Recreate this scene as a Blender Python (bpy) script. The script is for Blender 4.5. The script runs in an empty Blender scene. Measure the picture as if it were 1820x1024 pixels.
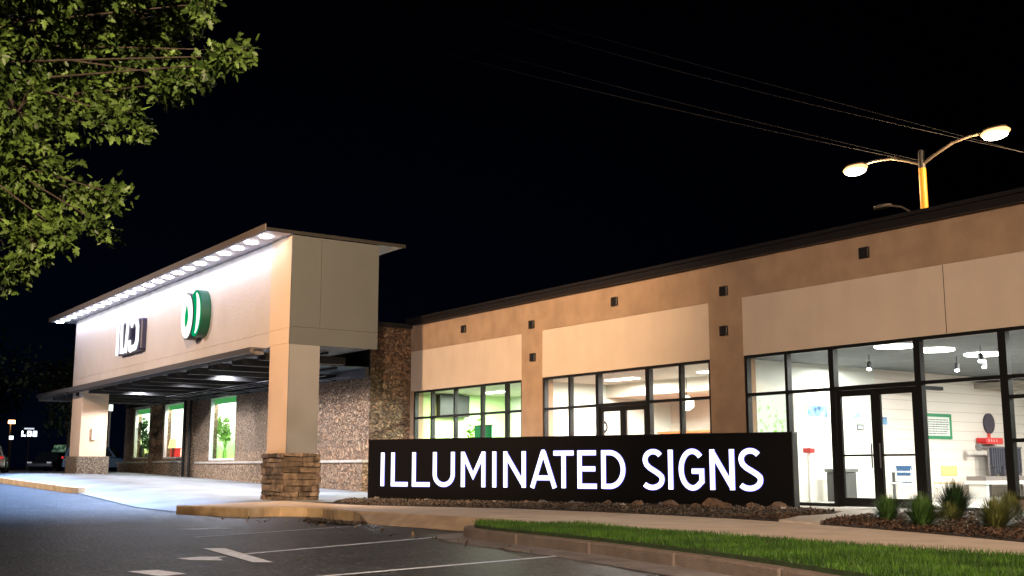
import bpy, math, random
import numpy as np
from math import radians as R, sin, cos, pi, hypot, atan2
random.seed(7); rng = np.random.default_rng(7)
sc = bpy.context.scene
COL = sc.collection
# ------------------------------------------------------------------ camera
CAMH = 0.85; YAW = R(54.8); PIT = atan2(320, 2000)
cam = bpy.data.cameras.new('camera'); camo = bpy.data.objects.new('camera', cam); COL.objects.link(camo)
cam.sensor_width = 36; cam.lens = 36 * 2000 / 1820; cam.clip_start = 0.05; cam.clip_end = 3000
camo.location = (0, 0, CAMH); camo.rotation_euler = (R(90) + PIT, 0, YAW)
sc.camera = camo
sc.view_settings.view_transform = 'Standard'; sc.view_settings.look = 'None'
sc.view_settings.exposure = 0; sc.view_settings.gamma = 1
sc.cycles.use_denoising = True
sc.cycles.max_bounces = 6; sc.cycles.diffuse_bounces = 3; sc.cycles.glossy_bounces = 3
sc.cycles.transparent_max_bounces = 12; sc.cycles.sample_clamp_indirect = 4
sc.cycles.caustics_reflective = False; sc.cycles.caustics_refractive = False
# ------------------------------------------------------------------ night sky
w = bpy.data.worlds.new('World'); sc.world = w; w.use_nodes = True
nt = w.node_tree; bg = nt.nodes['Background']
tc = nt.nodes.new('ShaderNodeTexCoord'); sx = nt.nodes.new('ShaderNodeSeparateXYZ')
nt.links.new(tc.outputs['Generated'], sx.inputs[0])
vd = nt.nodes.new('ShaderNodeVectorMath'); vd.operation = 'DOT_PRODUCT'; vd.inputs[1].default_value = (-0.99, 0.05, 0.1)
nt.links.new(tc.outputs['Generated'], vd.inputs[0])
m1 = nt.nodes.new('ShaderNodeMath'); m1.operation = 'MULTIPLY'
m2 = nt.nodes.new('ShaderNodeMapRange'); m2.inputs[1].default_value = 0.6; m2.inputs[2].default_value = 1.0
nt.links.new(vd.outputs['Value'], m2.inputs[0])
m3 = nt.nodes.new('ShaderNodeMapRange'); m3.inputs[1].default_value = 0.40; m3.inputs[2].default_value = 0.02
nt.links.new(sx.outputs['Z'], m3.inputs[0])
nt.links.new(m2.outputs[0], m1.inputs[0]); nt.links.new(m3.outputs[0], m1.inputs[1])
cr = nt.nodes.new('ShaderNodeValToRGB'); nt.links.new(m1.outputs[0], cr.inputs[0])
cr.color_ramp.elements[0].color = (0.0002, 0.00022, 0.0006, 1); cr.color_ramp.elements[1].color = (0.0004, 0.0013, 0.0045, 1)
nt.links.new(cr.outputs[0], bg.inputs[0]); bg.inputs[1].default_value = 1.0

# ------------------------------------------------------------------ helpers
_F = (-sin(YAW) * cos(PIT), cos(YAW) * cos(PIT), sin(PIT)); _Rt = (cos(YAW), sin(YAW), 0)
_U = (_Rt[1]*_F[2]-_Rt[2]*_F[1], _Rt[2]*_F[0]-_Rt[0]*_F[2], _Rt[0]*_F[1]-_Rt[1]*_F[0])
def ray(px, py):
    a = (px - 910) / 2000; b = -(py - 512) / 2000
    return [_F[i] + a * _Rt[i] + b * _U[i] for i in range(3)]
def at(px, py, d):
    r_ = ray(px, py); return (r_[0]*d, r_[1]*d, CAMH + r_[2]*d)
def clamp(v, a=0., b=1.): return max(a, min(b, v))
def smooth(t): t = clamp(t); return t*t*(3-2*t)
def rise(x, y):
    k = 0.033 - 0.012 * clamp((y - 12.5) / 5.4)
    return min(0.62, max(0, -30 - x) * k)
def asph(x, y): return rise(x, y) - 0.17 * clamp((62 + x) / 10)

class MB:
    def __init__(s): s.v = []; s.f = []
    def add(s, vs, fs):
        n = len(s.v); s.v += [tuple(p) for p in vs]; s.f += [tuple(i + n for i in f) for f in fs]; return s
    def box(s, x0, x1, y0, y1, z0, z1):
        return s.add([(x0,y0,z0),(x1,y0,z0),(x1,y1,z0),(x0,y1,z0),(x0,y0,z1),(x1,y0,z1),(x1,y1,z1),(x0,y1,z1)],
                     [(3,2,1,0),(4,5,6,7),(0,1,5,4),(1,2,6,5),(2,3,7,6),(3,0,4,7)])
    def prism(s, pts, z0, z1):      # polygon ccw from above, z may be callable
        n = len(pts); g = lambda z, p: z(p[0], p[1]) if callable(z) else z
        vs = [(p[0], p[1], g(z0, p)) for p in pts] + [(p[0], p[1], g(z1, p)) for p in pts]
        return s.add(vs, [tuple(range(n-1, -1, -1)), tuple(range(n, 2*n))] + [(i, (i+1) % n, n+(i+1) % n, n+i) for i in range(n)])
    def tube(s, pts, rad, n=8, cap=True):
        rings = []; base = len(s.v); m = len(pts)
        for i, p in enumerate(pts):
            a = pts[max(0, i-1)]; b = pts[min(m-1, i+1)]
            d = np.array(b, float) - np.array(a, float); d /= (np.linalg.norm(d) + 1e-9)
            h = np.array([0, 0, 1.]) if abs(d[2]) < .9 else np.array([1., 0, 0])
            u = np.cross(d, h); u /= np.linalg.norm(u); v = np.cross(d, u)
            r_ = rad[i] if isinstance(rad, (list, tuple)) else rad
            for k in range(n):
                t = 2*pi*k/n; s.v.append(tuple(np.array(p) + r_*(cos(t)*u + sin(t)*v)))
        for i in range(m-1):
            for k in range(n):
                a = base+i*n+k; b = base+i*n+(k+1) % n; s.f.append((a, b, b+n, a+n))
        if cap: s.f.append(tuple(base+k for k in range(n-1, -1, -1))); s.f.append(tuple(base+(m-1)*n+k for k in range(n)))
        return s
    def disc(s, c, r, t, axis='z', n=24, ry=None):   # short cylinder centred at c, thickness t along axis
        ry = ry or r; vs = []
        for sg in (-.5, .5):
            for k in range(n):
                a = 2*pi*k/n; p, q = r*cos(a), ry*sin(a)
                vs.append({'z': (c[0]+p, c[1]+q, c[2]+sg*t), 'y': (c[0]+p, c[1]+sg*t, c[2]+q), 'x': (c[0]+sg*t, c[1]+p, c[2]+q)}[axis])
        return s.add(vs, [tuple(range(n-1, -1, -1)), tuple(range(n, 2*n))] + [(i, (i+1) % n, n+(i+1) % n, n+i) for i in range(n)])
    def build(s, name, mat, parent=None, off=None, bevel=0, smoothf=False, seg=1):
        vs = s.v
        if off is None and parent is not None and parent.get('_off'): off = tuple(parent['_off'])
        if off: vs = [(a-off[0], b-off[1], c-off[2]) for a, b, c in vs]
        me = bpy.data.meshes.new(name); me.from_pydata(vs, [], s.f); me.validate(); me.update()
        o = bpy.data.objects.new(name, me); COL.objects.link(o)
        if mat: me.materials.append(mat)
        if parent: o.parent = parent
        if off and parent: o['_off'] = [float(c) for c in off]
        if smoothf: me.polygons.foreach_set('use_smooth', [True]*len(me.polygons))
        if bevel:
            b = o.modifiers.new('bevel', 'BEVEL'); b.width = bevel; b.segments = seg; b.limit_method = 'ANGLE'
        return o
def npmesh(name, V, Fc, mat, parent=None, per=3):
    me = bpy.data.meshes.new(name); V = np.asarray(V, np.float32).reshape(-1, 3); Fc = np.asarray(Fc, np.int32).reshape(-1, per)
    me.vertices.add(len(V)); me.vertices.foreach_set('co', V.ravel())
    me.loops.add(Fc.size); me.loops.foreach_set('vertex_index', Fc.ravel())
    me.polygons.add(len(Fc)); me.polygons.foreach_set('loop_start', np.arange(0, Fc.size, per, dtype=np.int32))
    me.polygons.foreach_set('loop_total', np.full(len(Fc), per, np.int32))
    me.update(); me.validate(); me.materials.append(mat)
    o = bpy.data.objects.new(name, me); COL.objects.link(o)
    if parent: o.parent = parent
    return o
def tag(o, label, cat, group=None, kind=None):
    o['label'] = label; o['category'] = cat
    if group: o['group'] = group
    if kind: o['kind'] = kind
    return o
def thing(name, label, cat, loc=(0,0,0), rz=0, group=None):
    o = bpy.data.objects.new(name, None); COL.objects.link(o); o.empty_display_size = .2
    o.location = loc; o.rotation_euler = (0, 0, rz); return tag(o, label, cat, group)
def wthing(name, label, cat, loc, group=None):   # parts given in world coordinates
    o = thing(name, label, cat, loc, 0, group); o['_off'] = [float(c) for c in loc]; return o
def struct(o): o['kind'] = 'structure'; return o
def light(name, kind, loc, power, color, parent=None, rot=None, aim=None, **kw):
    l = bpy.data.lights.new(name, kind); l.energy = power; l.color = color
    for k, v in kw.items(): setattr(l, k, v)
    o = bpy.data.objects.new(name, l); COL.objects.link(o)
    if parent is not None:
        off = tuple(parent['_off']) if parent.get('_off') else (0,0,0)
        o.parent = parent; loc = tuple(loc[i]-off[i] for i in range(3))
    o.location = loc
    if rot: o.rotation_euler = rot
    if aim:
        import mathutils
        off = tuple(parent['_off']) if parent is not None and parent.get('_off') else (0,0,0)
        d = mathutils.Vector([aim[i]-off[i]-loc[i] for i in range(3)]); o.rotation_euler = d.to_track_quat('-Z', 'Y').to_euler()
    return o

# ------------------------------------------------------------------ materials
def mat(name, col, rough=.6, metal=0, var=0, vscale=3, bump=0, bscale=40, spec=.5, emit=None, es=0, col2=None, island=0, detail=4, coat=0):
    m = bpy.data.materials.new(name); m.use_nodes = True; n = m.node_tree.nodes; L = m.node_tree.links; b = n['Principled BSDF']
    b.inputs['Base Color'].default_value = (*col, 1); b.inputs['Roughness'].default_value = rough; b.inputs['Metallic'].default_value = metal
    b.inputs['Specular IOR Level'].default_value = spec; b.inputs['Coat Weight'].default_value = coat
    if emit: b.inputs['Emission Color'].default_value = (*emit, 1); b.inputs['Emission Strength'].default_value = es
    t = n.new('ShaderNodeTexCoord')
    if var or col2:
        no = n.new('ShaderNodeTexNoise'); no.inputs['Scale'].default_value = vscale; no.inputs['Detail'].default_value = detail; L.new(t.outputs['Object'], no.inputs[0])
        r = n.new('ShaderNodeValToRGB'); L.new(no.outputs['Fac'], r.inputs[0])
        r.color_ramp.elements[0].position = .3; r.color_ramp.elements[1].position = .7
        c2 = col2 or tuple(c*(1+var) for c in col)
        r.color_ramp.elements[0].color = (*[c*(1-var) for c in col], 1); r.color_ramp.elements[1].color = (*c2, 1)
        src = r.outputs[0]
        if island:
            g = n.new('ShaderNodeNewGeometry'); hs = n.new('ShaderNodeHueSaturation'); mr = n.new('ShaderNodeMapRange')
            mr.inputs[3].default_value = 1-island; mr.inputs[4].default_value = 1+island; L.new(g.outputs['Random Per Island'], mr.inputs[0])
            L.new(mr.outputs[0], hs.inputs['Value']); L.new(src, hs.inputs['Color']); src = hs.outputs[0]
        L.new(src, b.inputs['Base Color'])
    if bump:
        nb = n.new('ShaderNodeTexNoise'); nb.inputs['Scale'].default_value = bscale; nb.inputs['Detail'].default_value = 6; L.new(t.outputs['Object'], nb.inputs[0])
        bp = n.new('ShaderNodeBump'); bp.inputs['Strength'].default_value = bump; bp.inputs['Distance'].default_value = .02
        L.new(nb.outputs['Fac'], bp.inputs['Height']); L.new(bp.outputs[0], b.inputs['Normal'])
    return m
def emat(name, col, s):
    m = bpy.data.materials.new(name); m.use_nodes = True; n = m.node_tree.nodes; n.clear()
    e = n.new('ShaderNodeEmission'); o = n.new('ShaderNodeOutputMaterial'); e.inputs[0].default_value = (*col, 1); e.inputs[1].default_value = s
    m.node_tree.links.new(e.outputs[0], o.inputs[0]); return m
def glassmat(name, tint=(1,1,1), ior=1.45, rough=.0):
    m = bpy.data.materials.new(name); m.use_nodes = True; n = m.node_tree.nodes; n.clear(); L = m.node_tree.links
    o = n.new('ShaderNodeOutputMaterial'); mx = n.new('ShaderNodeMixShader'); t = n.new('ShaderNodeBsdfTransparent'); g = n.new('ShaderNodeBsdfGlossy'); f = n.new('ShaderNodeMath'); f.operation = 'MULTIPLY_ADD'; lw = n.new('ShaderNodeLayerWeight'); lw.inputs[0].default_value = .5; pw = n.new('ShaderNodeMath'); pw.operation = 'POWER'; pw.inputs[1].default_value = 5; L.new(lw.outputs['Facing'], pw.inputs[0]); L.new(pw.outputs[0], f.inputs[0]); f.inputs[1].default_value = .7; f.inputs[2].default_value = .035
    t.inputs[0].default_value = (*tint, 1); g.inputs['Roughness'].default_value = rough; 
    L.new(f.outputs[0], mx.inputs[0]); L.new(t.outputs[0], mx.inputs[1]); L.new(g.outputs[0], mx.inputs[2]); L.new(mx.outputs[0], o.inputs[0]); return m
def stonemat(name, cols, mortar, scale, bumpd=.05, warp=.35, edge=.06, stretch=(1,1,1.5), fine=30, rnd=1.0):
    m = bpy.data.materials.new(name); m.use_nodes = True; n = m.node_tree.nodes; L = m.node_tree.links; b = n['Principled BSDF']; b.inputs['Roughness'].default_value = .9
    t = n.new('ShaderNodeTexCoord'); mp = n.new('ShaderNodeMapping'); mp.inputs['Scale'].default_value = stretch; L.new(t.outputs['Object'], mp.inputs[0])
    no = n.new('ShaderNodeTexNoise'); no.inputs['Scale'].default_value = 2.5; no.inputs['Detail'].default_value = 3; L.new(mp.outputs[0], no.inputs[0])
    mv = n.new('ShaderNodeMixRGB'); mv.blend_type = 'ADD'; mv.inputs[0].default_value = warp; L.new(mp.outputs[0], mv.inputs[1]); L.new(no.outputs['Color'], mv.inputs[2])
    v = n.new('ShaderNodeTexVoronoi'); v.inputs['Scale'].default_value = scale; v.inputs['Randomness'].default_value = rnd; L.new(mv.outputs[0], v.inputs['Vector'])
    ve = n.new('ShaderNodeTexVoronoi'); ve.feature = 'DISTANCE_TO_EDGE'; ve.inputs['Scale'].default_value = scale; ve.inputs['Randomness'].default_value = rnd; L.new(mv.outputs[0], ve.inputs['Vector'])
    cr = n.new('ShaderNodeValToRGB'); sp = n.new('ShaderNodeSeparateColor'); L.new(v.outputs['Color'], sp.inputs[0]); L.new(sp.outputs[0], cr.inputs[0])
    while len(cr.color_ramp.elements) < len(cols): cr.color_ramp.elements.new(.5)
    for i, c in enumerate(cols): cr.color_ramp.elements[i].position = i/(len(cols)-1); cr.color_ramp.elements[i].color = (*c, 1)
    fn = n.new('ShaderNodeTexNoise'); fn.inputs['Scale'].default_value = fine; fn.inputs['Detail'].default_value = 8; L.new(t.outputs['Object'], fn.inputs[0])
    mr = n.new('ShaderNodeMapRange'); mr.inputs[1].default_value = .3; mr.inputs[2].default_value = .7; mr.inputs[3].default_value = .55; mr.inputs[4].default_value = 1.4; L.new(fn.outputs['Fac'], mr.inputs[0])
    hs = n.new('ShaderNodeHueSaturation'); L.new(cr.outputs[0], hs.inputs['Color']); L.new(mr.outputs[0], hs.inputs['Value'])
    er = n.new('ShaderNodeMapRange'); er.inputs[1].default_value = edge*.3; er.inputs[2].default_value = edge; L.new(ve.outputs[0], er.inputs[0])
    mx = n.new('ShaderNodeMixRGB'); mx.inputs[1].default_value = (*mortar, 1); L.new(er.outputs[0], mx.inputs[0]); L.new(hs.outputs[0], mx.inputs[2]); L.new(mx.outputs[0], b.inputs['Base Color'])
    hr = n.new('ShaderNodeMapRange'); hr.inputs[2].default_value = edge*2.5; L.new(ve.outputs[0], hr.inputs[0])
    ad = n.new('ShaderNodeMath'); ad.operation = 'MULTIPLY_ADD'; ad.inputs[1].default_value = .5; L.new(fn.outputs['Fac'], ad.inputs[0]); L.new(hr.outputs[0], ad.inputs[2])
    bp = n.new('ShaderNodeBump'); bp.inputs['Strength'].default_value = 1; bp.inputs['Distance'].default_value = bumpd; L.new(ad.outputs[0], bp.inputs['Height']); L.new(bp.outputs[0], b.inputs['Normal'])
    return m

M = {}
M['asphalt'] = mat('asphalt', (.034,.034,.037), .58, var=.35, vscale=1.3, bump=.9, bscale=70, spec=.55, detail=10)
def asphalt():
    m = bpy.data.materials.new('asphalt'); m.use_nodes = True; n = m.node_tree.nodes; L = m.node_tree.links; b = n['Principled BSDF']
    t = n.new('ShaderNodeTexCoord'); V = []
    for sc_, de, lo, hi, a, c in ((20, 8, .40, .66, .25, 3.2), (.8, 6, .3, .7, .6, 1.45), (5, 4, .35, .65, .7, 1.35)):
        no = n.new('ShaderNodeTexNoise'); no.inputs['Scale'].default_value = sc_; no.inputs['Detail'].default_value = de; L.new(t.outputs['Object'], no.inputs[0])
        mr = n.new('ShaderNodeMapRange'); mr.inputs[1].default_value = lo; mr.inputs[2].default_value = hi; mr.inputs[3].default_value = a; mr.inputs[4].default_value = c; L.new(no.outputs['Fac'], mr.inputs[0]); V.append((no, mr))
    p1 = n.new('ShaderNodeMath'); p1.operation = 'MULTIPLY'; L.new(V[0][1].outputs[0], p1.inputs[0]); L.new(V[1][1].outputs[0], p1.inputs[1])
    p2 = n.new('ShaderNodeMath'); p2.operation = 'MULTIPLY'; L.new(p1.outputs[0], p2.inputs[0]); L.new(V[2][1].outputs[0], p2.inputs[1])
    vo = n.new('ShaderNodeTexVoronoi'); vo.feature = 'DISTANCE_TO_EDGE'; vo.inputs['Scale'].default_value = .22; nz = n.new('ShaderNodeTexNoise'); nz.inputs['Scale'].default_value = 1.5; nz.inputs['Detail'].default_value = 6
    L.new(t.outputs['Object'], nz.inputs[0]); mx = n.new('ShaderNodeMixRGB'); mx.blend_type = 'ADD'; mx.inputs[0].default_value = .9; L.new(t.outputs['Object'], mx.inputs[1]); L.new(nz.outputs['Color'], mx.inputs[2]); L.new(mx.outputs[0], vo.inputs['Vector'])
    ck = n.new('ShaderNodeMapRange'); ck.inputs[1].default_value = .0015; ck.inputs[2].default_value = .004; ck.inputs[3].default_value = .35; L.new(vo.outputs[0], ck.inputs[0])
    p3 = n.new('ShaderNodeMath'); p3.operation = 'MULTIPLY'; L.new(p2.outputs[0], p3.inputs[0]); L.new(ck.outputs[0], p3.inputs[1])
    vm = n.new('ShaderNodeVectorMath'); vm.operation = 'SCALE'; vm.inputs[0].default_value = (.018,.0215,.028); L.new(p3.outputs[0], vm.inputs['Scale']); L.new(vm.outputs[0], b.inputs['Base Color'])
    b.inputs['Roughness'].default_value = .48; bp = n.new('ShaderNodeBump'); bp.inputs['Strength'].default_value = .8; bp.inputs['Distance'].default_value = .02; L.new(V[0][0].outputs['Fac'], bp.inputs['Height']); L.new(bp.outputs[0], b.inputs['Normal']); return m
M['asphalt'] = asphalt()
M['paint'] = mat('road_paint_and_glare', (.68,.76,.95), .55, var=.2, vscale=14, bump=.3, bscale=60)
M['concrete'] = mat('concrete', (.165,.175,.195), .75, var=.32, vscale=.6, bump=.3, bscale=30, detail=10)
M['walk'] = mat('walk_concrete', (.60,.485,.39), .85, var=.14, vscale=1.6, bump=.35, bscale=50, detail=9)
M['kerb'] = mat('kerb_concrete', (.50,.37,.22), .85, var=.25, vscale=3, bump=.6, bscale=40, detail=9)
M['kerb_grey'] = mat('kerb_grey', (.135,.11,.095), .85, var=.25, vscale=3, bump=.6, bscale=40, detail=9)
def streaks(m, z0, z1, amt=.22):
    n = m.node_tree.nodes; L = m.node_tree.links; b = n['Principled BSDF']; src = b.inputs['Base Color'].links[0].from_socket
    t = n.new('ShaderNodeTexCoord'); mp = n.new('ShaderNodeMapping'); mp.inputs['Scale'].default_value = (2.2, 2.2, .25); L.new(t.outputs['Object'], mp.inputs[0])
    no = n.new('ShaderNodeTexNoise'); no.inputs['Scale'].default_value = 1; no.inputs['Detail'].default_value = 7; L.new(mp.outputs[0], no.inputs[0])
    r = n.new('ShaderNodeMapRange'); r.inputs[1].default_value = .45; r.inputs[2].default_value = .72; L.new(no.outputs['Fac'], r.inputs[0])
    sx_ = n.new('ShaderNodeSeparateXYZ'); L.new(t.outputs['Object'], sx_.inputs[0]); rz = n.new('ShaderNodeMapRange'); rz.inputs[1].default_value = z0; rz.inputs[2].default_value = z1; rz.inputs[3].default_value = .25; L.new(sx_.outputs['Z'], rz.inputs[0])
    mu = n.new('ShaderNodeMath'); mu.operation = 'MULTIPLY'; L.new(r.outputs[0], mu.inputs[0]); L.new(rz.outputs[0], mu.inputs[1]); m2_ = n.new('ShaderNodeMath'); m2_.operation = 'MULTIPLY'; m2_.inputs[1].default_value = amt; L.new(mu.outputs[0], m2_.inputs[0])
    mx_ = n.new('ShaderNodeMixRGB'); mx_.blend_type = 'MULTIPLY'; mx_.inputs[2].default_value = (.35,.3,.27,1); L.new(m2_.outputs[0], mx_.inputs[0]); L.new(src, mx_.inputs[1]); L.new(mx_.outputs[0], b.inputs['Base Color'])
M['brown'] = mat('brown_stucco', (.335,.23,.155), .9, var=.14, vscale=2.2, bump=.35, bscale=90, detail=8)
M['cream'] = mat('cream_stucco', (.58,.48,.40), .9, var=.04, vscale=1.5, bump=.3, bscale=110, detail=6)
M['panel'] = mat('canopy_panel', (.47,.415,.385), .5, var=.05, vscale=1.4, bump=.35, bscale=14, detail=8)
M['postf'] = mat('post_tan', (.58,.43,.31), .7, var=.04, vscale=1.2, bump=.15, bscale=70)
M['postside'] = mat('shaded_panel', (.052,.060,.064), .8, var=.04, vscale=1.2, bump=.15, bscale=70)  # much darker than the post front: side shade put into the colour
M['darkmetal'] = mat('dark_bronze', (.012,.012,.013), .45, metal=.3, spec=.4)
M['coping'] = mat('coping_metal', (.035,.032,.036), .35, metal=.6)
M['steel'] = mat('grey_steel', (.16,.16,.17), .4, metal=.7)
M['soffit'] = mat('soffit_white', (.75,.76,.82), .45)
M['fascia'] = mat('fascia_metal', (.10,.085,.08), .5)
M['black'] = mat('sign_black', (.004,.004,.005), .36, spec=.25)
M['blackvent'] = mat('wall_box', (.01,.009,.009), .5)
M['glass'] = glassmat('glass', (.97,.99,.97))
M['skylight'] = mat('canopy_sheet', (.10,.15,.18), .35, var=.4, vscale=2)
M['roof'] = mat('roofing', (.008,.008,.008), .9)
M['letter'] = emat('letter_face', (.93,.95,1), 2.6)
M['halo'] = emat('letter_glow_rim', (.22,.20,1), 1.6)
M['led'] = emat('led_lens', (.85,.9,1), 30)
M['ledgestone'] = mat('ledgestone', (.085,.058,.042), .95, var=.5, vscale=6, col2=(.20,.15,.11), bump=1, bscale=30, island=.45, detail=8)
M['fieldstone'] = stonemat('fieldstone', [(.15,.085,.05),(.30,.175,.10),(.19,.125,.08),(.37,.24,.15)], (.07,.05,.035), 6.4, bumpd=.09, warp=.55, edge=.05, stretch=(1,1,1.4), fine=14)
M['splitface'] = stonemat('splitface', [(.12,.075,.045),(.58,.38,.24),(.27,.18,.12),(.75,.54,.36)], (.10,.08,.06), 15, bumpd=.05, warp=.2, edge=.12, stretch=(1,1,1.2), fine=40)
M['aggregate'] = stonemat('aggregate', [(.05,.035,.03),(.20,.14,.09),(.33,.27,.2),(.10,.07,.05)], (.05,.04,.035), 24, bumpd=.02, warp=.1, edge=.10, stretch=(1,1,1), fine=60)
M['cap'] = mat('stone_cap', (.30,.27,.24), .8, var=.2, vscale=6, bump=.4)
M['leaf'] = mat('leaf', (.042,.098,.014), .5, var=.45, vscale=2.2, col2=(.135,.22,.04), island=.5, spec=.4)
M['leafdark'] = mat('leaf_dark', (.02,.035,.012), .7, var=.3, vscale=1, island=.4)
M['bark'] = mat('bark', (.06,.045,.03), .9, var=.3, vscale=8, bump=1, bscale=20)
M['grass'] = mat('grass', (.020,.075,.006), .6, var=.5, vscale=1.7, col2=(.055,.14,.012), island=.65, spec=.3)
M['soil'] = mat('soil', (.035,.022,.015), .95, var=.5, vscale=12, bump=1, bscale=30)
M['lawnbase'] = mat('lawn_soil', (.015,.035,.008), .95, var=.4, vscale=12)
M['chip'] = mat('bark_chip', (.085,.05,.032), .9, var=.5, vscale=5, island=.8)
M['gravel'] = mat('gravel', (.09,.07,.055), .9, var=.4, vscale=5, island=.7)
M['tyre'] = mat('tyre', (.01,.01,.01), .8)
M['white'] = mat('white_paint', (.72,.72,.70), .6)
streaks(M['brown'], 4.6, 5.7, .22); streaks(M['cream'], 3.4, 4.8, .12); streaks(M['panel'], 4, 7.2, .10)
def simple(name, col, rough=.5, **k):
    if name not in M: M[name] = mat(name, col, rough, **k)
    return M[name]

# ------------------------------------------------------------------ added lot lamps (four unseen posts outside the frame, lighting walls, tree, cars)
SOD = (1, .66, .36)
def added_lot_lamp(loc, h, label, rz=0, heads=1):
    t = wthing('added_parking_lamp', label, 'lamp post', loc, 'added parking lot lamps')
    x, y, z = loc
    MB().disc((x, y, z+.35), .25, .7).build('concrete_base', M['kerb_grey'], t)
    MB().tube([(x, y, z+.7), (x, y, z+h)], [.09, .06], 12).build('pole', M['steel'], t)
    dx, dy = cos(rz), sin(rz)
    MB().tube([(x, y, z+h-.05), (x+dx*.8, y+dy*.8, z+h+.05)], .035).build('arm', M['steel'], t)
    hx, hy, hz = x+dx*1.05, y+dy*1.05, z+h+.05
    MB().disc((hx, hy, hz), .32, .16, ry=.22).build('lamp_head', M['steel'], t, bevel=.03)
    MB().disc((hx, hy, hz-.09), .26, .02, ry=.17).build('lens', emat('sodium_lens', SOD, 25), t)
    return t, (hx, hy, hz-.16)
tA, pA = added_lot_lamp((-14.6, 1.6, -.17), 10.2, 'added unseen parking lot lamp left of the view, aimed at the shop front', R(60))
light('added_beam', 'SPOT', pA, 47000, (1, .645, .36), tA, aim=(-33, 20, 4.6), spot_size=R(66), spot_blend=1, shadow_soft_size=.15)
tB, pB = added_lot_lamp((-43, -6, .2), 11, 'added unseen parking lot lamp far left of the view, facing the canopy', R(80))
light('added_beam', 'SPOT', pB, 27000, (1, .80, .65), tB, aim=(-42, 13, 4), spot_size=R(75), spot_blend=1, shadow_soft_size=.2)
tC, pC = added_lot_lamp((5, -5, -.17), 9, 'added unseen parking lot lamp behind the viewer, beside the kerb', R(120))
light('added_beam', 'SPOT', pC, 46000, (1, .72, .50), tC, aim=(-14, 10.8, 2.2), spot_size=R(64), spot_blend=.9, shadow_soft_size=.25)

tD, pD = added_lot_lamp((-67, 1, .3), 8, 'added unseen parking lot lamp beyond the left edge, lighting the parked cars', R(100))
light('added_beam', 'SPOT', pD, 24000, (.9, .93, 1), tD, aim=(-74, 16, .5), spot_size=R(100), spot_blend=1, shadow_soft_size=.2)
# ------------------------------------------------------------------ ground
def gridmesh(name, xs, ys, zf, m):
    V = [(x, y, zf(x, y)) for y in ys for x in xs]; nx = len(xs)
    F = [(j*nx+i, j*nx+i+1, (j+1)*nx+i+1, (j+1)*nx+i) for j in range(len(ys)-1) for i in range(nx-1)]
    return MB().add(V, F).build(name, m)
xs = [-900,-500,-300,-200,-150,-120,-100,-80,-70] + list(np.arange(-62, -26, 1.0)) + [-26,-20,-15,-10,-5,0,5,10,20,50,150,500]
ys = [-400,-150,-60,-30,-15,-5,0,5,8,9,10,11,12,12.5,14,16,18,20,25,30,40,60,90,140,250,500,900]
struct(gridmesh('ground', xs, ys, asph, M['asphalt']))
def yfront(x):
    pts = [(-70, 8.1), (-62, 8.2), (-45, 8.95), (-37.4, 9.55), (-26.4, 9.0), (-24, 9.0)]
    for (a, ya), (b, yb) in zip(pts, pts[1:]):
        if a <= x <= b: return ya + (yb-ya)*(x-a)/(b-a)
    return 9
V = []; F = []; xs = list(np.arange(-66, -25.9, .5)); K = 16
for x in xs:
    yf = yfront(x)
    for k in range(K+1):
        u = (k/K)**1.5; y = yf + (18.05-yf)*u
        V.append((x, y, rise(x, y) - .17*clamp((62+x)/10)*(1-smooth((y-yf)/2.3)) + .008))
for i in range(len(xs)-1):
    for k in range(K): a = i*(K+1)+k; F.append((a, a+K+1, a+K+2, a+1))
struct(MB().add(V, F).build('driveway_apron', M['concrete']))
# drainage joint between apron and road
V = []; F = []
for i, x in enumerate(xs):
    yf = yfront(x); z = asph(x, yf)+.014; V += [(x, yf-.02, z), (x, yf+.03, z)]
for i in range(len(xs)-1): a = 2*i; F.append((a, a+2, a+3, a+1))
struct(MB().add(V, F).build('pavement_joint', simple('joint', (.02,.02,.02), .9)))
# sidewalk island
near = [(-25.4,8.7),(-23.9,9.0),(-22.6,9.25),(-22.9,9.7),(-22.9,10.1),(-22.4,10.5),(-21.8,10.58),(-20.8,10.35),(-19.6,10.3),(-17.5,10.5),(-15.3,10.6),(-13.4,10.55),(-11,10.35),(-8.1,10.15),(-6.2,10.2),(-2,10.4),(6,10.8)]
far = [(6,12.6),(-4,12.2),(-7.3,12.3),(-9,12.95),(-10.8,13.5),(-12.2,13.85),(-13.5,14.05),(-15,14.12),(-17,14.1),(-19.7,13.75),(-21.5,12.9),(-23,12.3),(-24.6,12.15),(-26.6,12.2),(-27.6,12.3)]
struct(MB().prism(near+far, -.3, .016).build('sidewalk', M['walk'], bevel=.02))
# ribbons along paths
def offset(pts, d):
    out = []
    for i, p in enumerate(pts):
        a = pts[max(0, i-1)]; b = pts[min(len(pts)-1, i+1)]; dx, dy = b[0]-a[0], b[1]-a[1]; l = hypot(dx, dy)
        out.append((p[0]-dy/l*d, p[1]+dx/l*d))
    return out
def ribbon(mb, pts, d0, d1, z0, z1):
    A = offset(pts, d0); B = offset(pts, d1); n = len(pts); g = lambda z, p: z(*p) if callable(z) else z
    vs = []
    for a, b in zip(A, B): vs += [(a[0],a[1],g(z0,a)), (b[0],b[1],g(z0,b)), (b[0],b[1],g(z1,b)), (a[0],a[1],g(z1,a))]
    fs = []
    for i in range(n-1):
        for k in range(4): fs.append((4*i+k, 4*i+(k+1)%4, 4*i+4+(k+1)%4, 4*i+4+k))
    fs += [(3,2,1,0), tuple(4*(n-1)+k for k in range(4))]
    return mb.add(vs, fs)
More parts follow.
